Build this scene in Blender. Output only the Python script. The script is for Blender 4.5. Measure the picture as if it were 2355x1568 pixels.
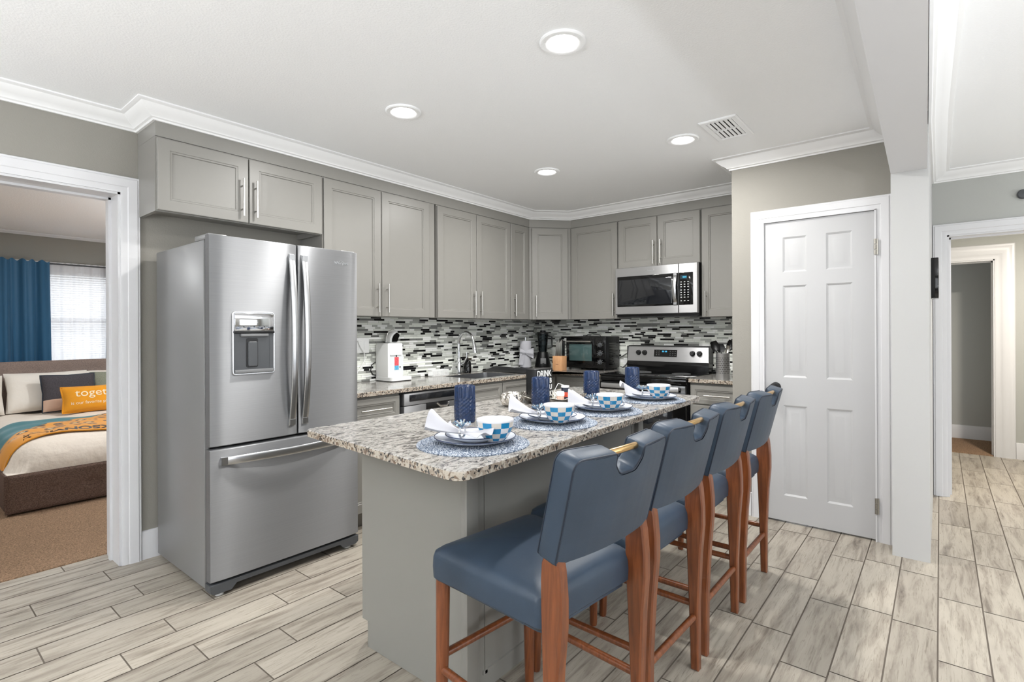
import bpy, bmesh, math, random
from mathutils import Vector, Matrix
S = bpy.context.scene
C = S.collection
R = random.Random(7)
PI = math.pi
for o in list(bpy.data.objects): bpy.data.objects.remove(o)

# ---------------------------------------------------------------- camera
YAW, ROLL, FPX, SHY, CAMH = 0.6853, 0.0046, 1204.3, -24.04, 1.30
cam = bpy.data.cameras.new('camera'); co = bpy.data.objects.new('camera', cam); C.objects.link(co)
cam.sensor_width = 36; cam.lens = FPX / 2355 * 36; cam.shift_y = SHY / 2355; cam.clip_start = .02
fw = Vector((math.cos(YAW), math.sin(YAW), 0)); rt = Vector((math.sin(YAW), -math.cos(YAW), 0)); up = Vector((0, 0, 1))
rc = rt * math.cos(ROLL) - up * math.sin(ROLL); uc = up * math.cos(ROLL) + rt * math.sin(ROLL)
mw = Matrix((rc, uc, -fw)).transposed().to_4x4(); mw.translation = (0, 0, CAMH)
co.matrix_world = mw; S.camera = co

# ---------------------------------------------------------------- light and exposure
S.view_settings.view_transform = 'Standard'; S.view_settings.look = 'None'
S.view_settings.gamma = 1; S.view_settings.use_curve_mapping = False
S.view_settings.exposure = 0.26
w = bpy.data.worlds.new('daylight'); S.world = w; w.use_nodes = True
bg = w.node_tree.nodes['Background']; bg.inputs[0].default_value = (.93, .97, 1, 1); bg.inputs[1].default_value = 1.6
def area(name, loc, rot, sx, sy, power, col=(1, 1, 1), spread=PI):
    l = bpy.data.lights.new(name, 'AREA'); l.shape = 'RECTANGLE'; l.size = sx; l.size_y = sy; l.energy = power; l.color = col; l.spread = spread
    o = bpy.data.objects.new(name, l); C.objects.link(o); o.location = loc; o.rotation_euler = rot; return o
# daylight through the living-room windows (behind and to the right of the camera) and the bedroom window
COOL = (.93, .965, 1)
area('daylight_rear_window', (-2.72, -1.6, 1.35), (0, -PI/2, 0), 1.5, 2.4, 16, COOL)
area('daylight_rear_slider', (-2.72, 1.9, 1.35), (0, -PI/2, 0), 1.5, 1.6, 8, COOL)
area('daylight_side_window', (-.6, -3.52, 1.35), (PI/2, 0, 0), 2.4, 1.5, 20, COOL)
area('daylight_side_window_b', (3.2, -3.52, 1.35), (PI/2, 0, 0), 2.4, 1.5, 30, COOL)
area('daylight_bedroom_window', (1.43, 7.50, 1.45), (-PI/2, 0, 0), 1.3, 1.4, 7, COOL)
# added out-of-view uplights (built below) that brighten the ceilings: (x, y, watts)
UPLIGHTS = [(-2.2, 1.6, 150), (1.0, -1.8, 52), (.9, -2.6, 12), (3.9, -2.6, 12), (2.75, 4.5, 42)]; LAMP_Z = 1.3
P_KITCHEN, P_LIVING, P_HALL, P_BED = 17, 3.5, 44, 26

# ---------------------------------------------------------------- helpers
def lin(c):
    c = c / 255
    return c / 12.92 if c <= .04045 else ((c + .055) / 1.055) ** 2.4
def rgb(c): return (lin(c[0]), lin(c[1]), lin(c[2]), 1)
def new_mat(name):
    m = bpy.data.materials.new(name); m.use_nodes = True
    return m, m.node_tree.nodes, m.node_tree.links, m.node_tree.nodes['Principled BSDF']
def M(name, col, rough=.5, metal=0, spec=.5, bump=None, coat=0, trans=0, ior=1.45, emis=0, var=None, alpha=1, sheen=0):
    m, N, L, P = new_mat(name)
    P.inputs['Base Color'].default_value = rgb(col); P.inputs['Roughness'].default_value = rough; P.inputs['Metallic'].default_value = metal
    P.inputs['Specular IOR Level'].default_value = spec; P.inputs['Coat Weight'].default_value = coat; P.inputs['IOR'].default_value = ior
    P.inputs['Transmission Weight'].default_value = trans; P.inputs['Alpha'].default_value = alpha; P.inputs['Sheen Weight'].default_value = sheen
    if emis: P.inputs['Emission Color'].default_value = rgb(col); P.inputs['Emission Strength'].default_value = emis
    if bump or var:
        tc = N.new('ShaderNodeTexCoord')
    if bump:
        n = N.new('ShaderNodeTexNoise'); n.inputs['Scale'].default_value = bump[0]; n.inputs['Detail'].default_value = 3
        L.new(tc.outputs['Object'], n.inputs['Vector'])
        b = N.new('ShaderNodeBump'); b.inputs['Strength'].default_value = bump[1]; b.inputs['Distance'].default_value = bump[2] if len(bump) > 2 else .002
        L.new(n.outputs['Fac'], b.inputs['Height']); L.new(b.outputs['Normal'], P.inputs['Normal'])
    if var:
        n = N.new('ShaderNodeTexNoise'); n.inputs['Scale'].default_value = var[0]; n.inputs['Detail'].default_value = 4
        if len(var) > 2:
            mp = N.new('ShaderNodeMapping'); mp.inputs['Scale'].default_value = var[2]; L.new(tc.outputs['Object'], mp.inputs[0]); L.new(mp.outputs[0], n.inputs['Vector'])
        else: L.new(tc.outputs['Object'], n.inputs['Vector'])
        r = N.new('ShaderNodeValToRGB'); a = var[1]
        r.color_ramp.elements[0].position = .3; r.color_ramp.elements[1].position = .7
        r.color_ramp.elements[0].color = rgb([max(0, c * (1 - a)) for c in col]); r.color_ramp.elements[1].color = rgb([min(255, c * (1 + a)) for c in col])
        L.new(n.outputs['Fac'], r.inputs[0]); L.new(r.outputs[0], P.inputs['Base Color'])
    return m
def ramp(N, stops):
    r = N.new('ShaderNodeValToRGB'); e = r.color_ramp.elements
    while len(e) < len(stops): e.new(.5)
    for i, (p, c) in enumerate(stops): e[i].position = p; e[i].color = rgb(c)
    return r
def mixc(N, L, fac, a, b, blend='MIX'):
    x = N.new('ShaderNodeMix'); x.data_type = 'RGBA'; x.blend_type = blend
    for sock, v in ((x.inputs[0], fac), (x.inputs[6], a), (x.inputs[7], b)):
        if hasattr(v, 'node'): L.new(v, sock)
        elif isinstance(v, (int, float)): sock.default_value = v
        else: sock.default_value = rgb(v)
    return x.outputs[2]
def noise(N, L, vec, scale, detail=3, rough=.5, dist=0):
    n = N.new('ShaderNodeTexNoise'); n.inputs['Scale'].default_value = scale; n.inputs['Detail'].default_value = detail
    n.inputs['Roughness'].default_value = rough; n.inputs['Distortion'].default_value = dist
    L.new(vec, n.inputs['Vector']); return n.outputs['Fac']
def mapped(N, L, scale, rot=(0, 0, 0), src='Object'):
    tc = N.new('ShaderNodeTexCoord'); mp = N.new('ShaderNodeMapping'); mp.inputs['Scale'].default_value = scale; mp.inputs['Rotation'].default_value = rot
    L.new(tc.outputs[src], mp.inputs[0]); return mp.outputs[0]

class MB:
    def __init__(s): s.v = []; s.f = []; s.m = []
    def raw(s, v, f, m=0):
        k = len(s.v); s.v += [Vector(p) for p in v]; s.f += [tuple(i + k for i in q) for q in f]; s.m += [m] * len(f); return s
    def _bm(s, bm, m):
        bm.verts.index_update(); s.raw([x.co.copy() for x in bm.verts], [[x.index for x in q.verts] for q in bm.faces], m); bm.free(); return s
    def box(s, x0, x1, y0, y1, z0, z1, b=0, m=0, seg=2, mat=None):
        bm = bmesh.new(); bmesh.ops.create_cube(bm, size=1)
        for p in bm.verts:
            p.co = Vector(((x0 + x1) / 2 + p.co.x * (x1 - x0), (y0 + y1) / 2 + p.co.y * (y1 - y0), (z0 + z1) / 2 + p.co.z * (z1 - z0)))
        if b: bmesh.ops.bevel(bm, geom=bm.edges[:], offset=b, segments=seg, affect='EDGES', clamp_overlap=True, profile=.5)
        if mat: bm.transform(mat)
        return s._bm(bm, m)
    def tube(s, pts, r, seg=10, m=0, cap=True, closed=False):
        pts = [Vector(p) for p in pts]; n = len(pts); rs = r if isinstance(r, (list, tuple)) else [r] * n
        V = []; F = []; prev = None
        for i, p in enumerate(pts):
            if closed: t = pts[(i + 1) % n] - pts[i - 1]
            else: t = pts[min(i + 1, n - 1)] - pts[max(i - 1, 0)]
            t.normalize()
            if prev is None:
                a = Vector((0, 0, 1)) if abs(t.z) < .9 else Vector((1, 0, 0)); x = t.cross(a).normalized()
            else: x = (prev - t * prev.dot(t)).normalized()
            prev = x; y = t.cross(x)
            for k in range(seg):
                a = 2 * PI * k / seg; V.append(p + (x * math.cos(a) + y * math.sin(a)) * rs[i])
        for i in range(n if closed else n - 1):
            j = (i + 1) % n
            for k in range(seg): F.append((i * seg + k, i * seg + (k + 1) % seg, j * seg + (k + 1) % seg, j * seg + k))
        if cap and not closed: F.append(tuple(range(seg))[::-1]); F.append(tuple((n - 1) * seg + k for k in range(seg)))
        return s.raw(V, F, m)
    def lathe(s, prof, c=(0, 0, 0), seg=32, m=0, ax=None, rfn=None, mfn=None):
        V = []; F = []; c = Vector(c); n = len(prof)
        for i, (r, z) in enumerate(prof):
            for k in range(seg):
                a = 2 * PI * k / seg; q = r + (rfn(i, k) if rfn else 0)
                V.append(Vector((q * math.cos(a), q * math.sin(a), z)))
        q = None
        if ax is not None: q = Vector((0, 0, 1)).rotation_difference(Vector(ax)).to_matrix()
        V = [c + (q @ p if q else p) for p in V]
        if mfn:
            for i in range(n - 1):
                for k in range(seg):
                    s.raw([V[i*seg+k], V[i*seg+(k+1) % seg], V[(i+1)*seg+(k+1) % seg], V[(i+1)*seg+k]], [(0, 1, 2, 3)], mfn(i, k))
            return s
        for i in range(n - 1):
            for k in range(seg): F.append((i * seg + k, i * seg + (k + 1) % seg, (i + 1) * seg + (k + 1) % seg, (i + 1) * seg + k))
        if prof[0][0] > 1e-6: F.append(tuple(range(seg))[::-1])
        if prof[-1][0] > 1e-6: F.append(tuple((n - 1) * seg + k for k in range(seg)))
        return s.raw(V, F, m)
    def cyl(s, p0, p1, r0, r1=None, seg=16, m=0): return s.tube([p0, p1], [r0, r0 if r1 is None else r1], seg, m)
    def loft(s, rings, m=0, cap0=True, cap1=True, closed=True):
        k = len(rings[0]); V = [p for r in rings for p in r]; F = []
        for i in range(len(rings) - 1):
            for j in range(k if closed else k - 1):
                F.append((i * k + j, i * k + (j + 1) % k, (i + 1) * k + (j + 1) % k, (i + 1) * k + j))
        if cap0: F.append(tuple(range(k))[::-1])
        if cap1: F.append(tuple((len(rings) - 1) * k + j for j in range(k)))
        return s.raw(V, F, m)
    def grid(s, fn, nu, nv, m=0):
        V = [fn(i / nu, j / nv) for j in range(nv + 1) for i in range(nu + 1)]
        F = [(j * (nu + 1) + i, j * (nu + 1) + i + 1, (j + 1) * (nu + 1) + i + 1, (j + 1) * (nu + 1) + i) for j in range(nv) for i in range(nu)]
        return s.raw(V, F, m)
    def sheet(s, fn, nu, nv, th, m=0):           # closed thin sheet
        P = [[Vector(fn(i / nu, j / nv)) for i in range(nu + 1)] for j in range(nv + 1)]
        def nrm(i, j):
            a = P[j][min(i + 1, nu)] - P[j][max(i - 1, 0)]; b = P[min(j + 1, nv)][i] - P[max(j - 1, 0)][i]
            c = a.cross(b); return c.normalized() if c.length > 1e-12 else Vector((0, 0, 1))
        T = [[P[j][i] + nrm(i, j) * th for i in range(nu + 1)] for j in range(nv + 1)]
        W = nu + 1; n = W * (nv + 1); V = [p for r in P for p in r] + [p for r in T for p in r]; F = []
        for j in range(nv):
            for i in range(nu):
                a = j * W + i; F.append((a, a + W, a + W + 1, a + 1)); F.append((n + a, n + a + 1, n + a + W + 1, n + a + W))
        for i in range(nu): F.append((i, i + 1, n + i + 1, n + i)); a = nv * W + i; F.append((a + 1, a, n + a, n + a + 1))
        for j in range(nv): a = j * W; F.append((a + W, a, n + a, n + a + W)); a = j * W + nu; F.append((a, a + W, n + a + W, n + a))
        return s.raw(V, F, m)
    def xf(s, mat): s.v = [mat @ p for p in s.v]; return s
    def join(s, o, dm=0):
        k = len(s.v); s.v += o.v; s.f += [tuple(i + k for i in q) for q in o.f]; s.m += [x + dm for x in o.m]; return s

def rpoly(pts, r, n=5):                           # rounded polygon, counter-clockwise
    out = []; k = len(pts); rs = r if isinstance(r, (list, tuple)) else [r] * k
    for i in range(k):
        p = Vector(pts[i]); a = Vector(pts[i - 1]) - p; b = Vector(pts[(i + 1) % k]) - p; la, lb = a.length, b.length; a.normalize(); b.normalize()
        ang = a.angle(b)
        if rs[i] <= 1e-6 or abs(ang - PI) < .02: out += [p.copy()] * (n + 1); continue
        d = min(rs[i] / math.tan(ang / 2), la * .49, lb * .49); t0 = p + a * d; t1 = p + b * d; rr = d * math.tan(ang / 2)
        c = p + (a + b).normalized() * (rr / math.sin(ang / 2)); v0 = t0 - c; v1 = t1 - c; th = v0.angle(v1); sg = 1 if v0.x * v1.y - v0.y * v1.x > 0 else -1
        for q in range(n + 1):
            x = sg * th * q / n; out.append(c + Vector((v0.x * math.cos(x) - v0.y * math.sin(x), v0.x * math.sin(x) + v0.y * math.cos(x))))
    return out
def offset(pts, d):                               # inward offset of a ccw polygon
    k = len(pts); out = []
    for i in range(k):
        p = Vector(pts[i]); a = p - Vector(pts[i - 1]); b = Vector(pts[(i + 1) % k]) - p
        if a.length < 1e-7: a = b
        if b.length < 1e-7: b = a
        a.normalize(); b.normalize(); na = Vector((-a.y, a.x)); nb = Vector((-b.y, b.x)); m = na + nb
        l = m.length_squared
        out.append(p + (m * (2 * d / l) if l > .3 else na * d))
    return out
def slab(mb, pts, levels, m=0, mp=None):          # levels of (inset, height)
    mp = mp or (lambda p, z: Vector((p.x, p.y, z)))
    return mb.loft([[mp(p, z) for p in offset(pts, i)] for i, z in levels], m)
def sweep(mb, path, prof, mp, m=0):               # mitred sweep; profile point (o,n): o to the right of travel
    P = [Vector(p) for p in path]; rings = []
    for i, p in enumerate(P):
        d0 = (P[i] - P[i - 1]).normalized() if i else (P[1] - P[0]).normalized(); d1 = (P[i + 1] - P[i]).normalized() if i < len(P) - 1 else d0
        n0 = Vector((d0.y, -d0.x)); n1 = Vector((d1.y, -d1.x)); mm = n0 + n1; mm = mm * (2 / mm.length_squared)
        rings.append([mp(p.x + mm.x * o, p.y + mm.y * o, n) for o, n in prof])
    return mb.loft(rings, m)
def text_mb(body, size, O, U, W, ext=.0006, align='CENTER', mb=None, m=0, sx=1, bold=0):
    cu = bpy.data.curves.new('t', 'FONT'); cu.body = body; cu.size = size; cu.extrude = ext; cu.align_x = align; cu.offset = bold; cu.resolution_u = 3
    ob = bpy.data.objects.new('t', cu); C.objects.link(ob); dg = bpy.context.evaluated_depsgraph_get()
    me = bpy.data.meshes.new_from_object(ob.evaluated_get(dg)); U = Vector(U).normalized(); W = Vector(W).normalized(); Nn = U.cross(W); O = Vector(O)
    mb = mb or MB(); mb.raw([O + U * v.co.x * sx + W * v.co.y + Nn * v.co.z for v in me.vertices], [tuple(p.vertices) for p in me.polygons], m)
    bpy.data.objects.remove(ob); bpy.data.curves.remove(cu); bpy.data.meshes.remove(me); return mb
def root_of(o):
    while o.parent: o = o.parent
    return o
def basis(o): return Matrix.Translation(o.location) @ o.rotation_euler.to_matrix().to_4x4()
def mesh_obj(name, mb, mats, parent=None, inv=None, ang=35):
    me = bpy.data.meshes.new(name); mats = mats if isinstance(mats, (list, tuple)) else [mats]
    vs = [inv @ p for p in mb.v] if inv else mb.v
    me.from_pydata([tuple(p) for p in vs], [], mb.f)
    for x in mats: me.materials.append(x)
    me.polygons.foreach_set('material_index', mb.m); me.polygons.foreach_set('use_smooth', [True] * len(mb.f))
    me.update(); me.set_sharp_from_angle(angle=math.radians(ang))
    o = bpy.data.objects.new(name, me); C.objects.link(o); o.parent = parent; return o
def meta(o, label, cat, group=None, kind=None):
    if label: o['label'] = label
    if cat: o['category'] = cat
    if group: o['group'] = group
    if kind: o['kind'] = kind
    return o
def thing(name, label, cat, loc=(0, 0, 0), rz=0, group=None):
    o = bpy.data.objects.new(name, None); C.objects.link(o); o.location = loc; o.rotation_euler = (0, 0, rz); o.empty_display_size = .05
    return meta(o, label, cat, group)
def part(name, mb, mats, parent, label=None, kind=None, local=False, ang=35):
    o = mesh_obj(name, mb, mats, parent, None if local else basis(root_of(parent)).inverted(), ang)
    return meta(o, label, None, None, kind)
def solo(name, mb, mats, label, cat, group=None, kind=None, ang=35):
    xs = [p.x for p in mb.v]; ys = [p.y for p in mb.v]; zs = [p.z for p in mb.v]
    b = Vector(((min(xs) + max(xs)) / 2, (min(ys) + max(ys)) / 2, min(zs)))
    o = mesh_obj(name, mb, mats, None, Matrix.Translation(-b), ang); o.location = b
    return meta(o, label, cat, group, kind)
def struct(name, mb, mats, ang=35):
    o = mesh_obj(name, mb, mats, None, None, ang); o['kind'] = 'structure'; return o
def dup(o, loc=None, rz=None, label=None, parent=None):
    c = o.copy(); C.objects.link(c); c.parent = parent
    for k in ('label',):
        if label and parent is None: c[k] = label
    if loc is not None: c.location = loc
    if rz is not None: c.rotation_euler = (0, 0, rz)
    for ch in list(o.children): dup(ch, parent=c)
    return c

# ---------------------------------------------------------------- materials
m_wall = M('greige_wall_paint', (145, 142, 135), .75, spec=.3, bump=(160, .35, .002))
m_wall2 = M('grey_hall_paint', (176, 177, 173), .75, spec=.3, bump=(160, .3, .002))
m_ceil = M('brightened_ceiling_paint', (250, 251, 252), .9, spec=.2, bump=(110, .45, .003))  # albedo lifted to stand in for light missing on the ceiling
m_crown = M('brightened_white_crown_paint', (240, 240, 240), .4, spec=.4)  # same white as the trim, lightened for the ceiling light it catches
m_col = M('dimmed_white_column_paint', (192, 192, 191), .5, spec=.35)  # same white as the trim, darkened to offset strong front light
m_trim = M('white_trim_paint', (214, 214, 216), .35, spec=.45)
m_door = M('dimmed_white_door_paint', (184, 184, 185), .33, spec=.45)  # white dimmed in the colour because front light overbrightens the door
m_cab = M('greige_cabinet_paint', (138, 136, 131), .36, spec=.45)
m_cabin = M('cabinet_inside', (120, 112, 100), .6)
m_nickel = M('brushed_nickel', (200, 198, 194), .3, 1)
m_chrome = M('chrome', (225, 226, 228), .07, 1)
m_black = M('black_plastic', (17, 17, 18), .35)
m_blackg = M('black_gloss', (8, 8, 9), .08, spec=.6)
m_dark = M('dark_grey_plastic', (74, 76, 79), .4)
m_grey = M('grey_plastic', (120, 121, 122), .45)
m_white = M('white_plastic', (236, 237, 236), .35)
m_whitec = M('white_ceramic', (214, 214, 218), .12, spec=.6)
m_navy = M('navy_rim', (35, 48, 80), .2)
m_led = M('lamp_diffuser', (255, 253, 248), .5, emis=9)
m_cyan = M('clock_display', (60, 160, 205), .4, emis=.7)
m_hinge = M('hinge_metal', (170, 166, 158), .35, 1)
def steel(name, col, rough, tangent, an=.75, rot=0):
    m, N, L, P = new_mat(name); P.inputs['Metallic'].default_value = .8; P.inputs['Base Color'].default_value = rgb(col)
    P.inputs['Roughness'].default_value = rough; P.inputs['Anisotropic'].default_value = an; P.inputs['Anisotropic Rotation'].default_value = rot
    c = N.new('ShaderNodeCombineXYZ')
    for i in range(3): c.inputs[i].default_value = tangent[i]
    L.new(c.outputs[0], P.inputs['Tangent'])
    v = mapped(N, L, (1.5, 1.5, 260)); f = noise(N, L, v, 2.5, 2)
    r = ramp(N, [(.3, [x * .985 for x in col]), (.7, [min(255, x * 1.015) for x in col])]); L.new(f, r.inputs[0]); L.new(r.outputs[0], P.inputs['Base Color'])
    return m
m_steelx = steel('brushed_steel', (152, 153, 155), .50, (0, 0, 1), .95)
m_steely = steel('brushed_steel_back', (192, 192, 193), .30, (0, 0, 1), .85)
m_fridgeside = M('fridge_side_grey', (140, 140, 140), .38, .3, bump=(400, .06, .0004))
m_handle = M('satin_steel_handle', (205, 206, 208), .24, 1)

def granite():
    m, N, L, P = new_mat('granite'); P.inputs['Roughness'].default_value = .13; P.inputs['Specular IOR Level'].default_value = .5
    v = mapped(N, L, (1, 2.3, 2.3), (0, 0, .25)); vo = mapped(N, L, (1, 1, 1))
    f1 = noise(N, L, v, 17, 7, .66, 1.0)
    r1 = ramp(N, [(.32, (56, 54, 54)), (.42, (112, 108, 105)), (.48, (166, 163, 158)), (.62, (182, 179, 173)), (.75, (136, 129, 122))]); L.new(f1, r1.inputs[0])
    v2 = mapped(N, L, (1, 2.6, 2.0), (0, 0, .3)); f2 = noise(N, L, v2, 52, 4, .7, 1.2)
    r2 = ramp(N, [(.0, (255, 255, 255)), (.54, (255, 255, 255)), (.62, (118, 113, 110)), (.75, (74, 72, 72))]); L.new(f2, r2.inputs[0])
    c = mixc(N, L, .92, r1.outputs[0], r2.outputs[0], 'MULTIPLY')
    f3 = noise(N, L, vo, 60, 4, .6); r3 = ramp(N, [(.0, (255, 255, 255)), (.57, (255, 255, 255)), (.61, (176, 138, 112)), (.66, (255, 255, 255))]); L.new(f3, r3.inputs[0])
    c = mixc(N, L, .35, c, r3.outputs[0], 'MULTIPLY')
    # rough chiselled edge shows dark chips: side faces (normal not up) get a denser speckle
    g = N.new('ShaderNodeNewGeometry'); sp = N.new('ShaderNodeSeparateXYZ'); L.new(g.outputs['True Normal'], sp.inputs[0])
    ab = N.new('ShaderNodeMath'); ab.operation = 'LESS_THAN'; L.new(sp.outputs[2], ab.inputs[0]); ab.inputs[1].default_value = .75
    vv = N.new('ShaderNodeTexVoronoi'); vv.inputs['Scale'].default_value = 125; L.new(vo, vv.inputs['Vector'])
    sr = N.new('ShaderNodeSeparateColor'); L.new(vv.outputs['Color'], sr.inputs[0])
    r4 = ramp(N, [(.0, (36, 34, 33)), (.10, (52, 48, 46)), (.17, (116, 96, 79)), (.32, (160, 146, 130)), (.6, (188, 177, 162)), (1, (144, 127, 110))]); r4.color_ramp.interpolation = 'CONSTANT'
    L.new(sr.outputs[0], r4.inputs[0]); c2 = mixc(N, L, .8, c, r4.outputs[0])
    L.new(mixc(N, L, ab.outputs[0], c, c2), P.inputs['Base Color'])
    return m
m_granite = granite()

def floor_tile():
    m, N, L, P = new_mat('wood_look_tile'); P.inputs['Specular IOR Level'].default_value = .4
    at = N.new('ShaderNodeAttribute'); at.attribute_name = 'tile'
    tc = N.new('ShaderNodeTexCoord'); ad = N.new('ShaderNodeVectorMath'); ad.operation = 'MULTIPLY_ADD'
    L.new(at.outputs['Color'], ad.inputs[0]); ad.inputs[1].default_value = (31, 17, 9); L.new(tc.outputs['Object'], ad.inputs[2])
    mp = N.new('ShaderNodeMapping'); mp.inputs['Scale'].default_value = (1.1, 9, 1); L.new(ad.outputs[0], mp.inputs[0])
    f = noise(N, L, mp.outputs[0], 2.6, 6, .62, .5); r = ramp(N, [(.27, (120, 111, 101)), (.40, (156, 147, 135)), (.52, (178, 170, 157)), (.75, (188, 180, 167))]); L.new(f, r.inputs[0])
    mp2 = N.new('ShaderNodeMapping'); mp2.inputs['Scale'].default_value = (2.2, 30, 1); L.new(ad.outputs[0], mp2.inputs[0])
    f2 = noise(N, L, mp2.outputs[0], 4, 4, .6, 1.2); r2 = ramp(N, [(.0, (150, 140, 131)), (.34, (190, 184, 176)), (.44, (255, 255, 255))]); L.new(f2, r2.inputs[0])
    c = mixc(N, L, .55, r.outputs[0], r2.outputs[0], 'MULTIPLY')
    sp = N.new('ShaderNodeSeparateColor'); L.new(at.outputs['Color'], sp.inputs[0])
    r3 = ramp(N, [(0, (224, 223, 222)), (1, (255, 255, 254))]); L.new(sp.outputs[0], r3.inputs[0])
    L.new(mixc(N, L, .9, c, r3.outputs[0], 'MULTIPLY'), P.inputs['Base Color'])
    rr = N.new('ShaderNodeMapRange'); rr.inputs[3].default_value = .30; rr.inputs[4].default_value = .44; L.new(f, rr.inputs[0]); L.new(rr.outputs[0], P.inputs['Roughness'])
    b = N.new('ShaderNodeBump'); b.inputs['Strength'].default_value = .12; b.inputs['Distance'].default_value = .002; L.new(f2, b.inputs['Height']); L.new(b.outputs[0], P.inputs['Normal'])
    return m
m_tile = floor_tile(); m_grout = M('floor_grout', (112, 103, 94), .85)
def wood(name, c0, c1, c2, scale=(30, 30, 2.2), rough=.34):
    m, N, L, P = new_mat(name); v = mapped(N, L, scale); f = noise(N, L, v, 2.2, 6, .65, .7)
    r = ramp(N, [(.25, c0), (.5, c1), (.75, c2)]); L.new(f, r.inputs[0]); L.new(r.outputs[0], P.inputs['Base Color']); P.inputs['Roughness'].default_value = rough; P.inputs['Coat Weight'].default_value = .25; P.inputs['Coat Roughness'].default_value = .25
    return m
m_cherry = wood('walnut_stained_wood', (82, 41, 20), (116, 63, 32), (140, 81, 45))
m_ash = wood('pale_wood', (196, 142, 98), (212, 160, 114), (222, 174, 130), (20, 20, 4), .45)
m_leather = M('slate_blue_leather', (50, 63, 78), .42, spec=.45, bump=(420, .25, .0008), var=(7, .06))
m_seam = M('dark_blue_piping', (30, 38, 52), .5)
m_gold = M('brushed_brass', (214, 178, 124), .25, 1)
m_linen = M('white_linen', (190, 190, 196), .8, bump=(500, .3, .0008), sheen=.2)
m_glassd = M('smoked_glass', (26, 28, 32), .05, spec=.8)
def clear(name, tint=(255, 255, 255), a=.2):
    m, N, L, P = new_mat(name); T = N.new('ShaderNodeBsdfTransparent'); T.inputs[0].default_value = rgb(tint); G = N.new('ShaderNodeBsdfGlossy'); G.inputs['Roughness'].default_value = .03
    F = N.new('ShaderNodeFresnel'); F.inputs[0].default_value = 1.45; X = N.new('ShaderNodeMixShader'); L.new(F.outputs[0], X.inputs[0]); L.new(T.outputs[0], X.inputs[1]); L.new(G.outputs[0], X.inputs[2])
    L.new(X.outputs[0], N['Material Output'].inputs['Surface']); N.remove(P); return m
m_clear = clear('clear_glass'); m_jar = clear('tinted_jar', (205, 212, 216))

# ================================================================ ROOM SHELL
ZC = 2.51
def walls_with_hole(name, plane, lo, hi, thick, hole=None, z1=2.6, mat=None, zl=0):
    """wall box along an axis with rectangular holes [(u0,u1,z0,z1)]; plane=('y',val) -> face at val, thick towards sign"""
    mb = MB(); ax, val = plane; a, b = sorted((val, val + thick))
    def bx(u0, u1, z0, zz):
        if u1 - u0 < 1e-5 or zz - z0 < 1e-5: return
        mb.box(u0, u1, a, b, z0, zz) if ax == 'y' else mb.box(a, b, u0, u1, z0, zz)
    u = lo
    for (h0, h1, g0, g1) in sorted(hole or []):
        bx(u, h0, zl, z1); bx(h0, h1, zl, g0); bx(h0, h1, g1, z1); u = h1
    bx(u, hi, zl, z1)
    return struct(name, mb, mat or m_wall)
walls_with_hole('wall_left', ('y', 3.54), -2.9, 4.99, .23, [(-.03, .88, 0, 2.08)])
walls_with_hole('wall_back', ('x', 4.865), 1.05, 3.54, .12)
walls_with_hole('wall_pantry_side', ('y', 1.15), 3.99, 4.865, -.1)
walls_with_hole('wall_pantry', ('x', 3.896), .217, 1.15, .094, [(.307, .935, 0, 2.028)])
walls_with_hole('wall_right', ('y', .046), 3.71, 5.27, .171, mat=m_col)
walls_with_hole('wall_hall', ('x', 5.27), -3.7, .35, .12, [(-.86, -.044, 0, 2.02)], mat=m_wall2)
walls_with_hole('wall_rear', ('x', -2.8), -3.7, 3.54, -.12, [(-2.8, -.4, .6, 2.1), (1.1, 2.7, .6, 2.1)])
walls_with_hole('wall_living', ('y', -3.6), -2.8, 5.27, -.12, [(-1.8, .6, .6, 2.1), (2.0, 4.4, .6, 2.1)])
mb = MB()
for (x0, x1, y0, y1, z0, z1) in ((-2.9, 5.39, -3.72, 3.77, ZC, 2.62),): mb.box(x0, x1, y0, y1, z0, z1)
struct('ceiling', mb, m_ceil)
# beam at the end of the half wall
mb = MB(); slab(mb, [Vector(p) for p in ((-2.8, -.055), (3.712, .052), (3.712, .217), (1.71, .178), (-2.8, .095))], [(0, 2.19), (0, ZC)]); struct('ceiling_beam', mb, m_trim)
# hall and room beyond it
mb = MB(); mb.box(5.39, 7.2, .45, .5, 0, 2.5); mb.box(5.39, 7.2, -1.35, -1.3, 0, 2.5); struct('wall_hall_side', mb, m_wall2)
walls_with_hole('wall_hall_end', ('x', 7.2), -1.4, .5, .1, [(-.43, .36, 0, 2.0)], mat=m_wall2)
mb = MB(); mb.box(5.39, 7.25, -1.35, .5, 2.36, 2.45); struct('ceiling_hall', mb, m_ceil)
mb = MB(); mb.box(8.14, 8.2, -1.4, 1.2, 0, 2.5); mb.box(7.3, 8.2, 1.2, 1.25, 0, 2.5); mb.box(7.3, 8.2, -1.45, -1.4, 0, 2.5); struct('wall_far_room', mb, m_wall2)
mb = MB(); mb.box(7.3, 8.2, -1.45, 1.25, 2.5, 2.55); struct('ceiling_far_room', mb, m_ceil)
m_carpet = M('tan_carpet', (168, 138, 112), .95, spec=.1, bump=(320, 1, .012), var=(130, .22))
mb = MB(); mb.box(7.2, 8.14, -1.4, 1.2, -.05, .006); struct('floor_far_room', mb, m_carpet)
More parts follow.
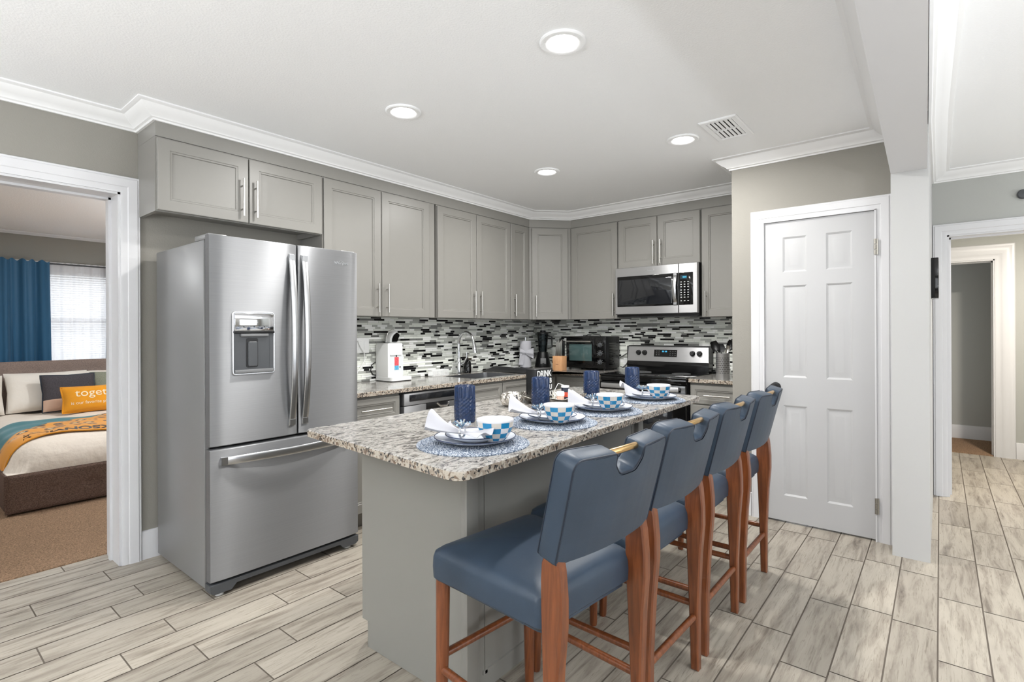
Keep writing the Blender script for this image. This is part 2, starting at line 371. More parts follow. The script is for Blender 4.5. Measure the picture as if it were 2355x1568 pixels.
# floor of wood-look tiles, 62 x 16 cm rows, random joints
def floor_mesh():
    me = bpy.data.meshes.new('floor'); V = []; F = []; Mi = []; col = []
    def quad(x0, x1, y0, y1, z, m, c):
        k = len(V); V.extend([(x0, y0, z), (x1, y0, z), (x1, y1, z), (x0, y1, z)]); F.append((k, k + 1, k + 2, k + 3)); Mi.append(m); col.extend([c] * 4)
    fix = {21: .794, 20: .474, 19: .85, 18: .715, 17: .427, 16: .835, 15: .632, 23: .662, 22: .31, 3: 2.471, 2: 2.875, 4: 3.114, 1: 2.3}
    T = .625; g = .0028
    for (X0, X1, Y0, Y1) in ((-2.8, 5.27, -3.6, 3.54), (-.03, .88, 3.54, 3.79), (5.27, 7.2, -1.3, .45)):
        quad(X0, X1, Y0, Y1, -.0025, 1, (0, 0, 0, 1))
        k0 = int(math.floor((Y0 - .012) / .16)); k1 = int(math.ceil((Y1 - .012) / .16))
        for k in range(k0, k1):
            rr = random.Random(k * 13 + 5); j = fix.get(k, rr.random() * T); a = X0 - ((X0 - j) % T)
            while a < X1:
                x0, x1 = max(a + g, X0), min(a + T - g, X1); y0, y1 = max(.012 + .16 * k + g, Y0), min(.012 + .16 * (k + 1) - g, Y1)
                q = random.Random(round(k * 1000 + (a - j) / T)); c = (q.random(), q.random(), q.random(), 1)
                if x1 > x0 and y1 > y0: quad(x0, x1, y0, y1, 0, 0, c)
                a += T
    me.from_pydata(V, [], F); me.materials.append(m_tile); me.materials.append(m_grout); me.polygons.foreach_set('material_index', Mi)
    at = me.color_attributes.new('tile', 'FLOAT_COLOR', 'POINT'); at.data.foreach_set('color', [x for c in col for x in c]); me.update()
    o = bpy.data.objects.new('floor', me); C.objects.link(o); o['kind'] = 'structure'
floor_mesh()
# crown moulding, base boards, casings
CR = [(0, 2.433), (.012, 2.433), (.016, 2.441), (.027, 2.445), (.031, 2.453), (.055, 2.466), (.080, 2.488), (.086, 2.496), (.094, 2.498), (.105, 2.503), (.105, 2.512), (0, 2.512)]
XY = lambda x, y, z: Vector((x, y, z))
mb = MB(); sweep(mb, [(-2.8, 3.54), (.965, 3.54), (.965, 3.25), (4.262, 3.25), (4.58, 2.955), (4.58, 1.15), (3.896, 1.15), (3.896, .2175), (3.712, .2175), (1.71, .178), (-2.8, .095)], CR, XY); struct('trim_1', mb, m_crown)
mb = MB(); sweep(mb, [(-2.8, -.055), (3.71, .046), (5.27, .046), (5.27, -3.6)], CR, XY); struct('trim_2', mb, m_crown)
CS = [(.0, 0), (.0, .012), (.012, .016), (.03, .016), (.034, .020), (.05, .022), (.074, .024), (.078, .020), (.086, .020), (.09, .014), (.09, 0)]
def casing(name, u1, u0, zt, mp, wd=.09, back=None):
    mb = MB(); sweep(mb, [(u1, 0), (u1, zt), (u0, zt), (u0, 0)], [(o * wd / .09, n) for o, n in CS], mp)
    if back: back(mb)
    return struct(name, mb, m_trim)
def jamb(u0, u1, zt, a, b, f):                   # lining of an opening, with a door stop
    def g(mb):
        for (p, q, z0, z1) in ((u0 - .001, u0 + .012, 0, zt), (u1 - .012, u1 + .001, 0, zt), (u0, u1, zt - .012, zt + .001)): f(mb, p, q, a, b, z0, z1)
        c = (a + b) / 2
        for (p, q, z0, z1) in ((u0, u0 + .024, 0, zt), (u1 - .024, u1, 0, zt), (u0, u1, zt - .024, zt)): f(mb, p, q, c + .01, c + .045, z0, z1)
    return g
casing('trim_3', .88, -.03, 2.08, lambda u, z, n: Vector((u, 3.54 - n, z)), .092, jamb(-.03, .88, 2.08, 3.535, 3.775, lambda mb, p, q, a, b, z0, z1: mb.box(p, q, a, b, z0, z1)))
casing('trim_4', .935, .307, 2.028, lambda u, z, n: Vector((3.896 - n, u, z)), .086, lambda mb: (mb.box(3.872, 3.99, .300, .3085, 0, 2.03), mb.box(3.872, 3.99, .9335, .942, 0, 2.03), mb.box(3.872, 3.99, .3, .942, 2.0265, 2.034)))
casing('trim_5', -.044, -.86, 2.02, lambda u, z, n: Vector((5.27 - n, u, z)), .088, jamb(-.86, -.044, 2.02, 5.265, 5.395, lambda mb, p, q, a, b, z0, z1: mb.box(a, b, p, q, z0, z1)))
casing('trim_6', .36, -.43, 2.0, lambda u, z, n: Vector((7.2 - n, u, z)), .15, jamb(-.43, .36, 2.0, 7.195, 7.305, lambda mb, p, q, a, b, z0, z1: mb.box(a, b, p, q, z0, z1)))
BP = [(0, 0), (.014, 0), (.014, .135), (.010, .148), (.009, .158), (0, .162)]
def base(name, path):
    mb = MB(); sweep(mb, path, BP, XY); return struct(name, mb, m_trim)
base('baseboard_left', [(.973, 3.54), (1.9, 3.54)]); base('baseboard_pantry', [(3.896, 1.15), (3.896, 1.024)])
base('baseboard_rear', [(-2.8, -3.6), (-2.8, 3.54), (-.123, 3.54)]); base('baseboard_hall_end', [(7.2, -.582), (7.2, -1.3)]); base('baseboard_far_room', [(8.14, 1.2), (8.14, -1.4)])
base('baseboard_living', [(5.27, -.95), (5.27, -3.6), (-2.8, -3.6)])
mb = MB(); mb.box(7.286, 7.292, -.4305, -.415, .87, .93); o = struct('trim_7', mb, m_hinge)
# living-room windows (behind and beside the camera)
m_pane = clear('window_pane')
def window(name, mp, u0, u1, z0, z1):
    mb = MB(); sweep(mb, [(u1, z0), (u1, z1), (u0, z1), (u0, z0)], [(o, n) for o, n in CS], mp)
    w = struct(name, mb, m_trim); fr = MB()
    def bar(a, b, c, d): 
        q = [mp(a, c, -.03), mp(b, d, -.06)]; fr.box(*sorted((q[0].x, q[1].x)), *sorted((q[0].y, q[1].y)), *sorted((q[0].z, q[1].z)))
    for t in (0, .5, 1):
        x = u0 + (u1 - u0) * t; bar(max(u0, x - .02), min(u1, x + .02), z0, z1)
        z = z0 + (z1 - z0) * t; bar(u0, u1, max(z0, z - .02), min(z1, z + .02))
    part('window_frame', fr, m_trim, w, local=True)
    g = MB(); p = [mp(u0, z0, -.045), mp(u1, z0, -.045), mp(u1, z1, -.045), mp(u0, z1, -.045)]; g.raw(p, [(0, 1, 2, 3)]); part('window_pane', g, m_pane, w, local=True)
window('window_2', lambda u, z, n: Vector((-2.8 + n, -u, z)), .4, 2.8, .6, 2.1)
window('window_3', lambda u, z, n: Vector((-2.8 + n, -u, z)), -2.7, -1.1, .6, 2.1)
window('window_4', lambda u, z, n: Vector((-u, -3.6 + n, z)), -.6, 1.8, .6, 2.1)
window('window_5', lambda u, z, n: Vector((-u, -3.6 + n, z)), -4.4, -2.0, .6, 2.1)

# six panel pantry door
def panel_door():
    x0 = 3.888; th = .014; mb = MB(); us = [.309, .425, .566, .678, .820, .933]; us = [.309, .424, .567, .677, .820, .933]; vs = [.012, .183, .79, .978, 1.593, 1.682, 1.918, 2.024]
    cells = {(i, j) for i in (1, 3) for j in (1, 3, 5)}
    for i in range(5):
        for j in range(7):
            a, b, c, d = us[i], us[i + 1], vs[j], vs[j + 1]
            if (i, j) in cells:
                L = [(0, 0), (.012, .007), (.020, .007), (.042, .002), (.05, .0015)]
                rings = [[Vector((x0 + n, b - s, c + s)), Vector((x0 + n, a + s, c + s)), Vector((x0 + n, a + s, d - s)), Vector((x0 + n, b - s, d - s))] for s, n in L]
                mb.loft([[p for p in r] for r in rings], cap0=False)
            else: mb.raw([(x0, b, c), (x0, a, c), (x0, a, d), (x0, b, d)], [(0, 1, 2, 3)])
    mb.box(x0 + .008, x0 + .04, us[0], us[-1], vs[0], vs[-1])
    for (a, b) in ((us[0], us[0] + .001), (us[-1] - .001, us[-1])): mb.box(x0 + .0005, x0 + .01, a, b, vs[0], vs[-1])
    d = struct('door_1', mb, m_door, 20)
    k = MB(); k.lathe([(.0, .066), (.018, .065), (.027, .055), (.029, .045), (.024, .034), (.012, .028), (.011, .012), (.030, .008), (.032, 0)], (x0, .865, .91), 24, ax=(-1, 0, 0)); part('door_knob', k, m_black, d)
    for z in (1.80, .22):
        h = MB(); 
        for q in range(3): h.cyl((3.868, .304, z - .048 + q * .033), (3.868, .304, z - .019 + q * .033), .0075, seg=12)
        h.box(3.8675, 3.8735, .29, .303, z - .048, z + .048); part('hinge', h, m_hinge, d)
panel_door()

# back splash of thin glass strips
bs_m = [M('pale_green_grey_glass', (236, 239, 231), .12), M('white_glass_strip', (250, 251, 248), .1), M('grey_glass_strip', (182, 184, 178), .15), M('dark_grey_strip', (124, 125, 122), .2), M('black_glass_strip', (14, 14, 15), .08), M('splash_grout', (214, 214, 208), .8)]
def splash(name, u0, u1, z0, z1, mp, seed):
    q = random.Random(seed); mb = MB(); h = .0166
    n = int(round((z1 - z0) / h)); h = (z1 - z0) / n
    mb.loft([[mp(a, b, k) for a, b in ((u0, z0), (u1, z0), (u1, z1), (u0, z1))] for k in (.0005, .003)], 5)
    lt = 4
    for r in range(n):
        u = u0 - q.random() * .1
        while u < u1:
            l = q.choice((.05, .075, .1, .1, .14)); t = q.random()
            mm = 4 if t < .19 else 3 if t < .25 else 2 if t < .50 else 1 if t < .68 else 0
            if mm == 4 and lt == 4: mm = 0
            lt = mm; a, b = max(u + .0008, u0), min(u + l - .0008, u1); c, d = z0 + r * h + .0008, z0 + (r + 1) * h - .0008
            if b - a > .003:
                i = .0008; rg = [[(a, c, .003), (b, c, .003), (b, d, .003), (a, d, .003)], [(a, c, .0062), (b, c, .0062), (b, d, .0062), (a, d, .0062)], [(a + i, c + i, .007), (b - i, c + i, .007), (b - i, d - i, .007), (a + i, d - i, .007)]]
                mb.loft([[mp(*p) for p in rr] for rr in rg], mm, cap0=False)
            u += l
    return struct(name, mb, bs_m, 25)
splash('wall_backsplash_left', 1.9, 4.857, .9005, 1.418, lambda u, z, n: Vector((u, 3.54 - n, z)), 3)
splash('wall_backsplash_back', -3.532, -1.158, .9005, 1.448, lambda u, z, n: Vector((4.865 - n, -u, z)), 8)
# soffit between cabinets and crown
mb = MB(); slab(mb, [Vector(p) for p in ((.965, 3.25), (4.262, 3.25), (4.58, 2.955), (4.58, 1.1505), (4.8645, 1.1505), (4.8645, 3.5395), (.965, 3.5395))], [(0, 2.355), (0, ZC - .002)]); struct('wall_soffit', mb, m_cab)

# ================================================================ CABINETS
XU, YU, ZU = Vector((1, 0, 0)), Vector((0, 1, 0)), Vector((0, 0, 1))
def door_mb(P, U, w, h, th=.02, st=.062):
    P = Vector(P); N = U.cross(ZU); mb = MB(); rings = []
    for s, n in [(0, 0), (0, th - .003), (.003, th), (st - .003, th), (st, th - .004), (st + .008, th - .004), (st + .011, th - .011), (st + .02, th - .0115)]:
        rings.append([P + U * a + ZU * b + N * n for a, b in ((s, s), (w - s, s), (w - s, h - s), (s, h - s))])
    return mb.loft(rings)
def pull_mb(P, A, N, ln, off=.03, r=.006):
    P = Vector(P); mb = MB(); mb.cyl(P - A * ln / 2 + N * off, P + A * ln / 2 + N * off, r, seg=12)
    for t in (-.31, .31): mb.cyl(P + A * ln * t, P + A * ln * t + N * off, r * .75, seg=8)
    return mb
FRONT_Y, FRONT_X = 3.235, 4.565
def cabinet(label, body, doors, U, loc, group='greige wall cabinets', name='wall_cabinet', cat='cabinet'):
    """doors: (P, w, h, handle) ; handle = (offset u, offset z, axis, length) or None"""
    t = thing(name, label, cat, loc, 0, group); part('body', body, m_cab, t); N = U.cross(ZU)
    for kind, P, w, h, hd in doors:
        d = part(kind, door_mb(P, U, w, h, st=.062 if h > .2 else .04), m_cab, t)
        if hd: part('handle', pull_mb(Vector(P) + U * hd[0] + ZU * hd[1] + N * .02, hd[2], N, hd[3]), m_nickel, d)
    return t
L_ = XU; B_ = Vector((0, -1, 0))
yb = FRONT_Y + .02; xb = FRONT_X + .02
def lbox(x0, x1, z0, z1): return MB().box(x0, x1, yb, 3.5325, z0, z1)
# over the fridge: sides run down past a recessed bottom
b = MB(); b.box(.965, .985, yb, 3.5385, 1.952, 2.354); b.box(1.918, 1.938, yb, 3.5385, 1.952, 2.354); b.box(.985, 1.918, yb, 3.5385, 1.985, 2.354); b.box(.985, 1.918, yb, yb + .02, 1.952, 1.985)
cabinet('short two door cabinet above the refrigerator', b, [('door', (.970, FRONT_Y + .02, 1.957), .476, .388, (.437, .145, ZU, .225)), ('door', (1.452, FRONT_Y + .02, 1.957), .482, .388, (.034, .145, ZU, .225))], L_, (1.45, 3.4, 1.952))
def upper_left(label, x0, x1, doors, zb=1.412):
    return cabinet(label, lbox(x0, x1, zb, 2.354), [('door', (a, yb, 1.410), c - a, .935, None if s is None else ((c - a - .04) if s > 0 else .04, .137, ZU, .215)) for a, c, s in doors], L_, ((x0 + x1) / 2, 3.4, zb))
upper_left('tall two door wall cabinet just right of the refrigerator', 1.943, 2.966, [(1.948, 2.417, 1), (2.424, 2.895, -1)])
upper_left('tall two door wall cabinet above the sink', 2.984, 3.944, [(2.988, 3.457, 1), (3.463, 3.941, -1)])
upper_left('narrow single door wall cabinet left of the angled corner cabinet', 3.947, 4.266, [(3.951, 4.225, -1)])
# angled corner cabinet
D0, D1 = Vector((4.268, yb)), Vector((xb, 2.962)); du = (D1 - D0).normalized(); dl = (D1 - D0).length; DU = Vector((du.x, du.y, 0)); DN = DU.cross(ZU)
b = MB(); slab(b, [D0, D1, Vector((4.8575, 2.962)), Vector((4.8575, 3.5325)), Vector((4.268, 3.5325))], [(0, 1.412), (0, 2.354)])
P0 = Vector((D0.x, D0.y, 1.410)) + DU * .024
cabinet('angled single door wall cabinet across the room corner', b, [('door', P0, dl - .055, .935, (.04, .137, ZU, .215))], DU, (4.56, 3.25, 1.412))
def bbox_(y0, y1, z0, z1): return MB().box(xb, 4.8575, y0, y1, z0, z1)
def upper_back(label, y1, y0, doors, z0=1.412):
    return cabinet(label, bbox_(y0, y1, z0, 2.354), doors, B_, (4.7, (y0 + y1) / 2, z0))
upper_back('tall single door wall cabinet left of the microwave', 2.959, 2.412, [('door', (xb, 2.938, 1.410), .522, .935, (.49, .137, ZU, .215))])
upper_back('short two door wall cabinet above the microwave', 2.405, 1.613, [('door', (xb, 2.402, 1.888), .390, .457, (.362, .128, ZU, .215)), ('door', (xb, 2.006, 1.888), .390, .457, (.036, .128, ZU, .215))], 1.89)
upper_back('wall cabinet right of the microwave, cut off by the pantry wall', 1.606, 1.154, [('door', (xb, 1.602, 1.410), .442, .935, (.04, .115, ZU, .215))])

# base cabinets
YBF = 2.935; XBF = 4.26; ZT = .869
def lower(label, b, doors, U, loc): return cabinet(label, b, doors, U, loc, 'greige base cabinets', 'base_cabinet')
def lb(x0, x1): return MB().box(x0, x1, YBF, 3.53, .1, ZT - .004).box(x0, x1, YBF + .07, 3.53, 0, .1)
def bbk(y0, y1): return MB().box(XBF, 4.85, y0, y1, .1, ZT - .004).box(XBF + .07, 4.85, y0, y1, 0, .1)
lower('base cabinet with top drawer between the refrigerator and dishwasher', lb(1.885, 2.335), [('drawer', (1.895, YBF, .70), .432, .152, (.222, .078, XU, .24)), ('door', (1.895, YBF, .115), .432, .575, None)], L_, (2.11, 3.2, 0))
sb = MB().box(2.965, 3.86, YBF, YBF + .02, .1, ZT - .004).box(2.965, 2.985, YBF, 3.53, .1, ZT - .004).box(3.84, 3.86, YBF, 3.53, .1, ZT - .004).box(2.965, 3.86, 3.51, 3.53, .1, ZT - .004).box(2.965, 3.86, YBF, 3.53, .1, .12).box(2.965, 3.86, YBF + .07, 3.53, 0, .1)
lower('sink base cabinet right of the dishwasher', sb, [('drawer_front', (2.972, YBF, .70), .46, .152, None), ('drawer_front', (3.44, YBF, .70), .41, .152, None), ('door', (2.972, YBF, .115), .46, .575, None), ('door', (3.44, YBF, .115), .41, .575, None)], L_, (3.4, 3.2, 0))
b = MB(); slab(b, [Vector(p) for p in ((3.866, YBF), (XBF, YBF), (XBF, 2.414), (4.85, 2.414), (4.85, 3.53), (3.866, 3.53))], [(0, .1), (0, ZT - .004)]); slab(b, [Vector(p) for p in ((3.866, YBF + .07), (XBF + .07, YBF + .07), (XBF + .07, 2.414), (4.85, 2.414), (4.85, 3.53), (3.866, 3.53))], [(0, 0), (0, .1)])
t = lower('corner base cabinet left of the range', b, [('drawer_front', (3.872, YBF, .70), .36, .152, None), ('door', (3.872, YBF, .115), .36, .575, None)], L_, (4.4, 3.0, 0))
d = part('drawer', door_mb((XBF, 2.90, .70), B_, .478, .152, st=.04), m_cab, t); part('door', door_mb((XBF, 2.90, .115), B_, .478, .575), m_cab, t)
lower('base cabinet with top drawer right of the range, beside the pantry wall', bbk(1.158, 1.592), [('drawer', (XBF, 1.585, .70), .42, .152, (.22, .072, Vector((0, -1, 0)), .2)), ('door', (XBF, 1.585, .115), .42, .575, None)], B_, (4.5, 1.37, 0))

# countertops
SK = (3.18, 3.75, 3.0, 3.40)      # sink opening
mb = MB()
def ctop(mb, pts, r=.004):
    slab(mb, rpoly([Vector(p) for p in pts], r, 3), [(.003, .87), (0, .873), (0, .897), (.003, .900)])
ctop(mb, [(1.885, 2.9), (SK[0], 2.9), (SK[0], 3.532), (1.885, 3.532)], 0); ctop(mb, [(SK[0], 2.9), (SK[1], 2.9), (SK[1], SK[2]), (SK[0], SK[2])], 0); ctop(mb, [(SK[0], SK[3]), (SK[1], SK[3]), (SK[1], 3.532), (SK[0], 3.532)], 0)
ctop(mb, [(SK[1], 2.9), (4.21, 2.9), (4.225, 2.885), (4.225, 2.409), (4.857, 2.409), (4.857, 3.532), (SK[1], 3.532)], 0)
solo('countertop', mb, m_granite, 'long L-shaped granite worktop running past the sink to the left of the range', 'countertop')
mb = MB(); ctop(mb, [(4.225, 1.597), (4.225, 1.156), (4.857, 1.156), (4.857, 1.597)], .004)
solo('countertop', mb, m_granite, 'short granite worktop right of the range under the utensil holder', 'countertop')
# sink
mb = MB(); pts = [Vector(p) for p in ((SK[0] + .002, SK[2] + .002), (SK[1] - .002, SK[2] + .002), (SK[1] - .002, SK[3] - .002), (SK[0] + .002, SK[3] - .002))]
o_ = rpoly(pts, .05, 4)
mb = MB(); rings = [[Vector((p.x, p.y, z)) for p in offset(o_, i)] for i, z in ((0, .66), (0, .899), (.004, .899), (.006, .70), (.03, .675), (.15, .672))]; mb.loft(rings)
sk = solo('sink', mb, M('satin_sink_steel', (178, 179, 181), .28, 1), 'stainless undermount sink set into the worktop below the faucet', 'sink')

# dishwasher
t = thing('dishwasher', 'stainless dishwasher under the worktop left of the sink', 'dishwasher', (2.65, 3.2, 0))
part('body', MB().box(2.352, 2.958, 2.95, 3.5, .06, .862).box(2.36, 2.95, 3.0, 3.5, 0, .06), m_dark, t)
part('door', MB().box(2.356, 2.955, 2.905, 2.95, .12, .768, .004).box(2.356, 2.955, 2.905, 2.95, .772, .858, .006), m_steelx, t)
part('control_panel', MB().box(2.405, 2.905, 2.9025, 2.908, .800, .846, .002), m_glassd, t)
mb = MB(); mb.box(2.56, 2.79, 2.903, 2.908, .728, .772, .002); hp = part('handle_pocket', mb, m_black, t); part('handle', MB().tube([(2.66, 2.902, .766), (2.69, 2.894, .742), (2.75, 2.892, .736), (2.785, 2.902, .757)], .009, 8), m_chrome, t)
part('kick_plate', MB().box(2.36, 2.95, 2.96, 2.975, .01, .11), m_black, t)

# ================================================================ APPLIANCES
# ---- refrigerator
t = thing('refrigerator', 'stainless french door refrigerator with water dispenser and bottom freezer drawer', 'refrigerator', (1.45, 3.1, 0))
FX0, FX1, FY = 1.034, 1.868, 2.731
mb = MB(); mb.box(FX0, FX1, 2.805, 3.475, .035, 1.755, .006); part('body', mb, m_fridgeside, t)
mb = MB(); mb.box(FX0 + .02, FX1 - .02, 2.79, 2.81, .08, 1.74); part('gasket', mb, m_black, t)
def fdoor(x0, x1, z0, z1):
    mb = MB(); pts = rpoly([Vector((x0, z0)), Vector((x1, z0)), Vector((x1, z1)), Vector((x0, z1))], .004, 2)
    nx = 14; rings = []                              # gently crowned front
    for i in range(nx + 1):
        x = x0 + (x1 - x0) * i / nx; s = (2 * i / nx - 1); y = FY + .006 * s ** 4
        if i in (0, nx): y = FY + .010
        rings.append([Vector((x, y, z0 + .004)), Vector((x, y - 0, z1 - .004)), Vector((x, y + .006, z1)), Vector((x, 2.788, z1)), Vector((x, 2.788, z0)), Vector((x, y + .006, z0))])
    return mb.loft(rings)
DX0, DX1, DZ0, DZ1 = 1.136, 1.352, 1.083, 1.404      # dispenser opening
dl_ = part('left_door', fdoor(FX0 + .002, 1.479, .738, 1.776), m_steelx, t)
dr_ = part('right_door', fdoor(1.489, FX1 - .002, .738, 1.776), m_steelx, t)
fz_ = part('freezer_drawer', fdoor(FX0 + .002, FX1 - .002, .078, .722), m_steelx, t)
def bow(p0, p1, out, wid, th, N, n=18):              # bowed flat bar handle
    p0, p1, N = Vector(p0), Vector(p1), Vector(N); A = (p1 - p0).normalized(); W = A.cross(N); mb = MB(); rings = []
    for i in range(n + 1):
        s = i / n; h = out * (1 - (2 * s - 1) ** 2) ** .8 + .004; c = p0.lerp(p1, s) + N * h; k = wid / 2
        rings.append([c + W * x + N * y for x, y in ((-k, -th), (k, -th), (k, -.002), (k - .003, 0), (-k + .003, 0), (-k, -.002))])
    mb.loft(rings)
    for s in (0.02, .98):
        c = p0.lerp(p1, s); q = [(-k, -.03), (k, -.03), (k, .03), (-k, .03)]
        mb.loft([[c + W * x * .9 + A * y * .5 + N * z for x, y in q] for z in (-.003, out * .18 + .006)])
    return mb
NF = (0, -1, 0)
part('handle', bow((1.447, FY + .004, .79), (1.447, FY + .004, 1.722), .045, .034, .012, NF), m_handle, dl_)
part('handle', bow((1.521, FY + .004, .79), (1.521, FY + .004, 1.722), .045, .034, .012, NF), m_handle, dr_)
part('handle', bow((1.082, FY + .004, .664), (1.82, FY + .004, .664), .045, .040, .012, NF), m_handle, fz_)
# dispenser: raised bezel, glossy panel, recess with paddle
mb = MB(); pl = lambda p, n: Vector((p.x, FY - n, p.y)); o_ = rpoly([Vector(p) for p in ((DX0, DZ0), (DX1, DZ0), (DX1, DZ1), (DX0, DZ1))], .016, 5)
slab(mb, o_, [(0, -.006), (0, .004), (.002, .006), (.006, .006), (.008, .0035)], mp=pl); bz = part('dispenser_bezel', mb, m_handle, dl_)
mb = MB(); o2 = rpoly([Vector(p) for p in ((DX0 + .008, DZ0 + .008), (DX1 - .008, DZ0 + .008), (DX1 - .008, DZ1 - .105), (DX0 + .008, DZ1 - .105))], [.01, .01, .001, .001], 4)
mb.box(DX0 + .008, DX1 - .008, FY - .0045, FY - .003, DZ0 + .008, DZ1 - .105); mb.box(DX0 + .008, DX0 + .016, FY - .006, FY - .003, DZ0 + .008, DZ1 - .105); mb.box(DX1 - .03, DX1 - .026, FY - .0055, FY - .003, DZ0 + .02, DZ1 - .13); part('dispenser_recess', mb, m_dark, dl_)
mb = MB(); mb.box(DX0 + .009, DX1 - .009, FY - .0125, FY - .003, DZ1 - .100, DZ1 - .010, .003); cp = part('dispenser_panel', mb, m_chrome, dl_)
mb = MB()
for i in range(6): mb.box(DX0 + .03 + i * .026, DX0 + .049 + i * .026, FY - .0131, FY - .012, DZ1 - .082, DZ1 - .075)
part('touch_buttons', mb, m_grey, cp)
part('dispenser_lip', MB().box(DX0 + .006, DX1 - .006, FY - .014, FY - .004, DZ1 - .112, DZ1 - .100, .002), m_black, dl_)
part('nozzle_guard', MB().box(DX0 + .038, DX1 - .038, FY - .016, FY - .004, DZ1 - .128, DZ1 - .114, .003), m_grey, dl_)
mb = MB(); o3 = rpoly([Vector(p) for p in ((1.203, 1.118), (1.262, 1.118), (1.262, 1.268), (1.203, 1.268))], .01, 4); slab(mb, o3, [(0, .004), (0, .006), (.003, .006)], mp=pl); part('paddle_frame', mb, m_black, dl_, ang=4)
mb = MB(); o3 = rpoly([Vector(p) for p in ((1.211, 1.124), (1.258, 1.124), (1.258, 1.250), (1.211, 1.250))], .008, 4); slab(mb, o3, [(0, .005), (0, .010), (.003, .012)], mp=pl); part('paddle', mb, m_dark, dl_, ang=4)
part('drip_tray', MB().box(DX0 + .01, DX1 - .01, FY - .014, FY - .004, DZ0 + .008, DZ0 + .026, .003), m_grey, dl_)
lg = text_mb('Whirlpool', .022, (1.752, FY - .0012, 1.694), XU, ZU, .0008); lg.tube([(1.752 + .018 * math.cos(a), FY - .002, 1.700 + .013 * math.sin(a)) for a in [PI * .1 + i * PI * 1.1 / 14 for i in range(15)]], .0008, 5)
part('logo', lg, m_chrome, dr_)
for x in (FX0 + .05, FX1 - .05): part('hinge_cover', MB().box(x - .045, x + .045, 2.76, 2.93, 1.756, 1.784, .006), m_fridgeside, t)
mb = MB(); slab(mb, [Vector(p) for p in ((FX0, .03), (FX0 + .02, .016), (FX0 + .1, .016), (FX0 + .125, .042), (FX1 - .125, .042), (FX1 - .1, .016), (FX1 - .02, .016), (FX1, .03), (FX1, .066), (FX0, .066))], [(0, -2.80), (0, -2.742), (.002, -2.738)], mp=lambda p, n: Vector((p.x, -n, p.y))); part('base_grille', mb, m_dark, t)
for x in (FX0 + .055, FX1 - .055):
    part('foot', MB().cyl((x, 2.775, .0), (x, 2.775, .04), .02, seg=14), m_white, t)
    part('roller', MB().cyl((x - .012, 3.38, .022), (x + .012, 3.38, .022), .022, seg=14), m_dark, t)

# ---- range
RY0, RY1 = 1.60, 2.402
t = thing('range', 'black and stainless electric range with glass cooktop', 'stove', (4.5, 2.0, 0))
part('body', MB().box(4.235, 4.85, RY0, RY1, .04, .888).box(4.3, 4.85, RY0 + .02, RY1 - .02, 0, .04), m_black, t)
mb = MB(); mb.box(4.195, 4.74, RY0 - .001, RY1 + .001, .888, .905, .004); ck = part('cooktop', mb, m_blackg, t)
for (x, y, r) in ((4.36, 1.80, .105), (4.36, 2.2, .08), (4.60, 1.80, .08), (4.60, 2.2, .105)):
    mb = MB(); mb.tube([(x + r * math.cos(a), y + r * math.sin(a), .9053) for a in [2 * PI * i / 36 for i in range(36)]], .0012, 4, closed=True); part('burner_ring', mb, m_grey, ck)
dd = part('oven_door', MB().box(4.19, 4.236, RY0 + .004, RY1 - .004, .215, .842, .006), m_blackg, t)
part('door_glass', MB().box(4.187, 4.192, RY0 + .12, RY1 - .12, .36, .66, .002), m_glassd, dd)
hb = MB(); hb.box(4.135, 4.152, RY0 + .045, RY1 - .045, .792, .832, .005); hb.box(4.15, 4.195, RY0 + .05, RY0 + .075, .80, .826, .003); hb.box(4.15, 4.195, RY1 - .075, RY1 - .05, .80, .826, .003); part('handle', hb, m_steely, dd)
part('vent_strip', MB().box(4.2, 4.238, RY0 + .004, RY1 - .004, .848, .886, .003), m_blackg, t)
part('storage_drawer', MB().box(4.195, 4.236, RY0 + .004, RY1 - .004, .05, .205, .005), m_black, t)
mb = MB(); mb.loft([[Vector((x, y, z)) for x, z in ((4.735, .905), (4.735, .985), (4.742, 1.0), (4.85, 1.0), (4.85, .905))] for y in (RY0 + .001, RY1 - .001)]); part('backguard_base', mb, m_blackg, t)
mb = MB(); mb.loft([[Vector((x, y, z)) for x, z in ((4.738, 1.0), (4.765, 1.135), (4.772, 1.141), (4.85, 1.141), (4.85, 1.0))] for y in (RY0 + .004, RY1 - .004)]); bgd = part('backguard', mb, m_steely, t)
bn = Vector((-.135, 0, .027)).normalized()
mb = MB(); mb.box(4.742, 4.85, RY0 - .001, RY0 + .005, 1.0, 1.143); mb.box(4.742, 4.85, RY1 - .005, RY1 + .001, 1.0, 1.143); mb.box(4.77, 4.85, RY0, RY1, 1.140, 1.149, .003); part('backguard_trim', mb, m_black, bgd)
def bgp(y, z): return Vector((4.738 + (z - 1.0) * .2, y, z))
bw = Vector((.2, 0, 1)).normalized()
mb = MB(); mb.loft([[bgp(y, z) + bn * k for y, z in ((2.125, 1.045), (1.90, 1.045), (1.90, 1.11), (2.125, 1.11))] for k in (-.002, .002)]); cpn = part('clock_panel', mb, m_blackg, bgd)
mb = MB()
for y in (2.042, 2.030, 2.014, 2.002):
    part('clock_digit', MB().loft([[bgp(y, 1.095) + bn * k + B_ * a + bw * b for a, b in ((-.004, -.007), (.004, -.007), (.004, .007), (-.004, .007))] for k in (.001, .0025)]), m_cyan, cpn)
for y in (2.10, 2.075, 1.965, 1.94, 1.917):
    for z in (1.062, 1.080, 1.098): part('key_legend', MB().loft([[bgp(y, z) + bn * k + B_ * a + bw * b for a, b in ((-.006, -.002), (.006, -.002), (.006, .002), (-.006, .002))] for k in (.001, .0025)]), m_grey, cpn)
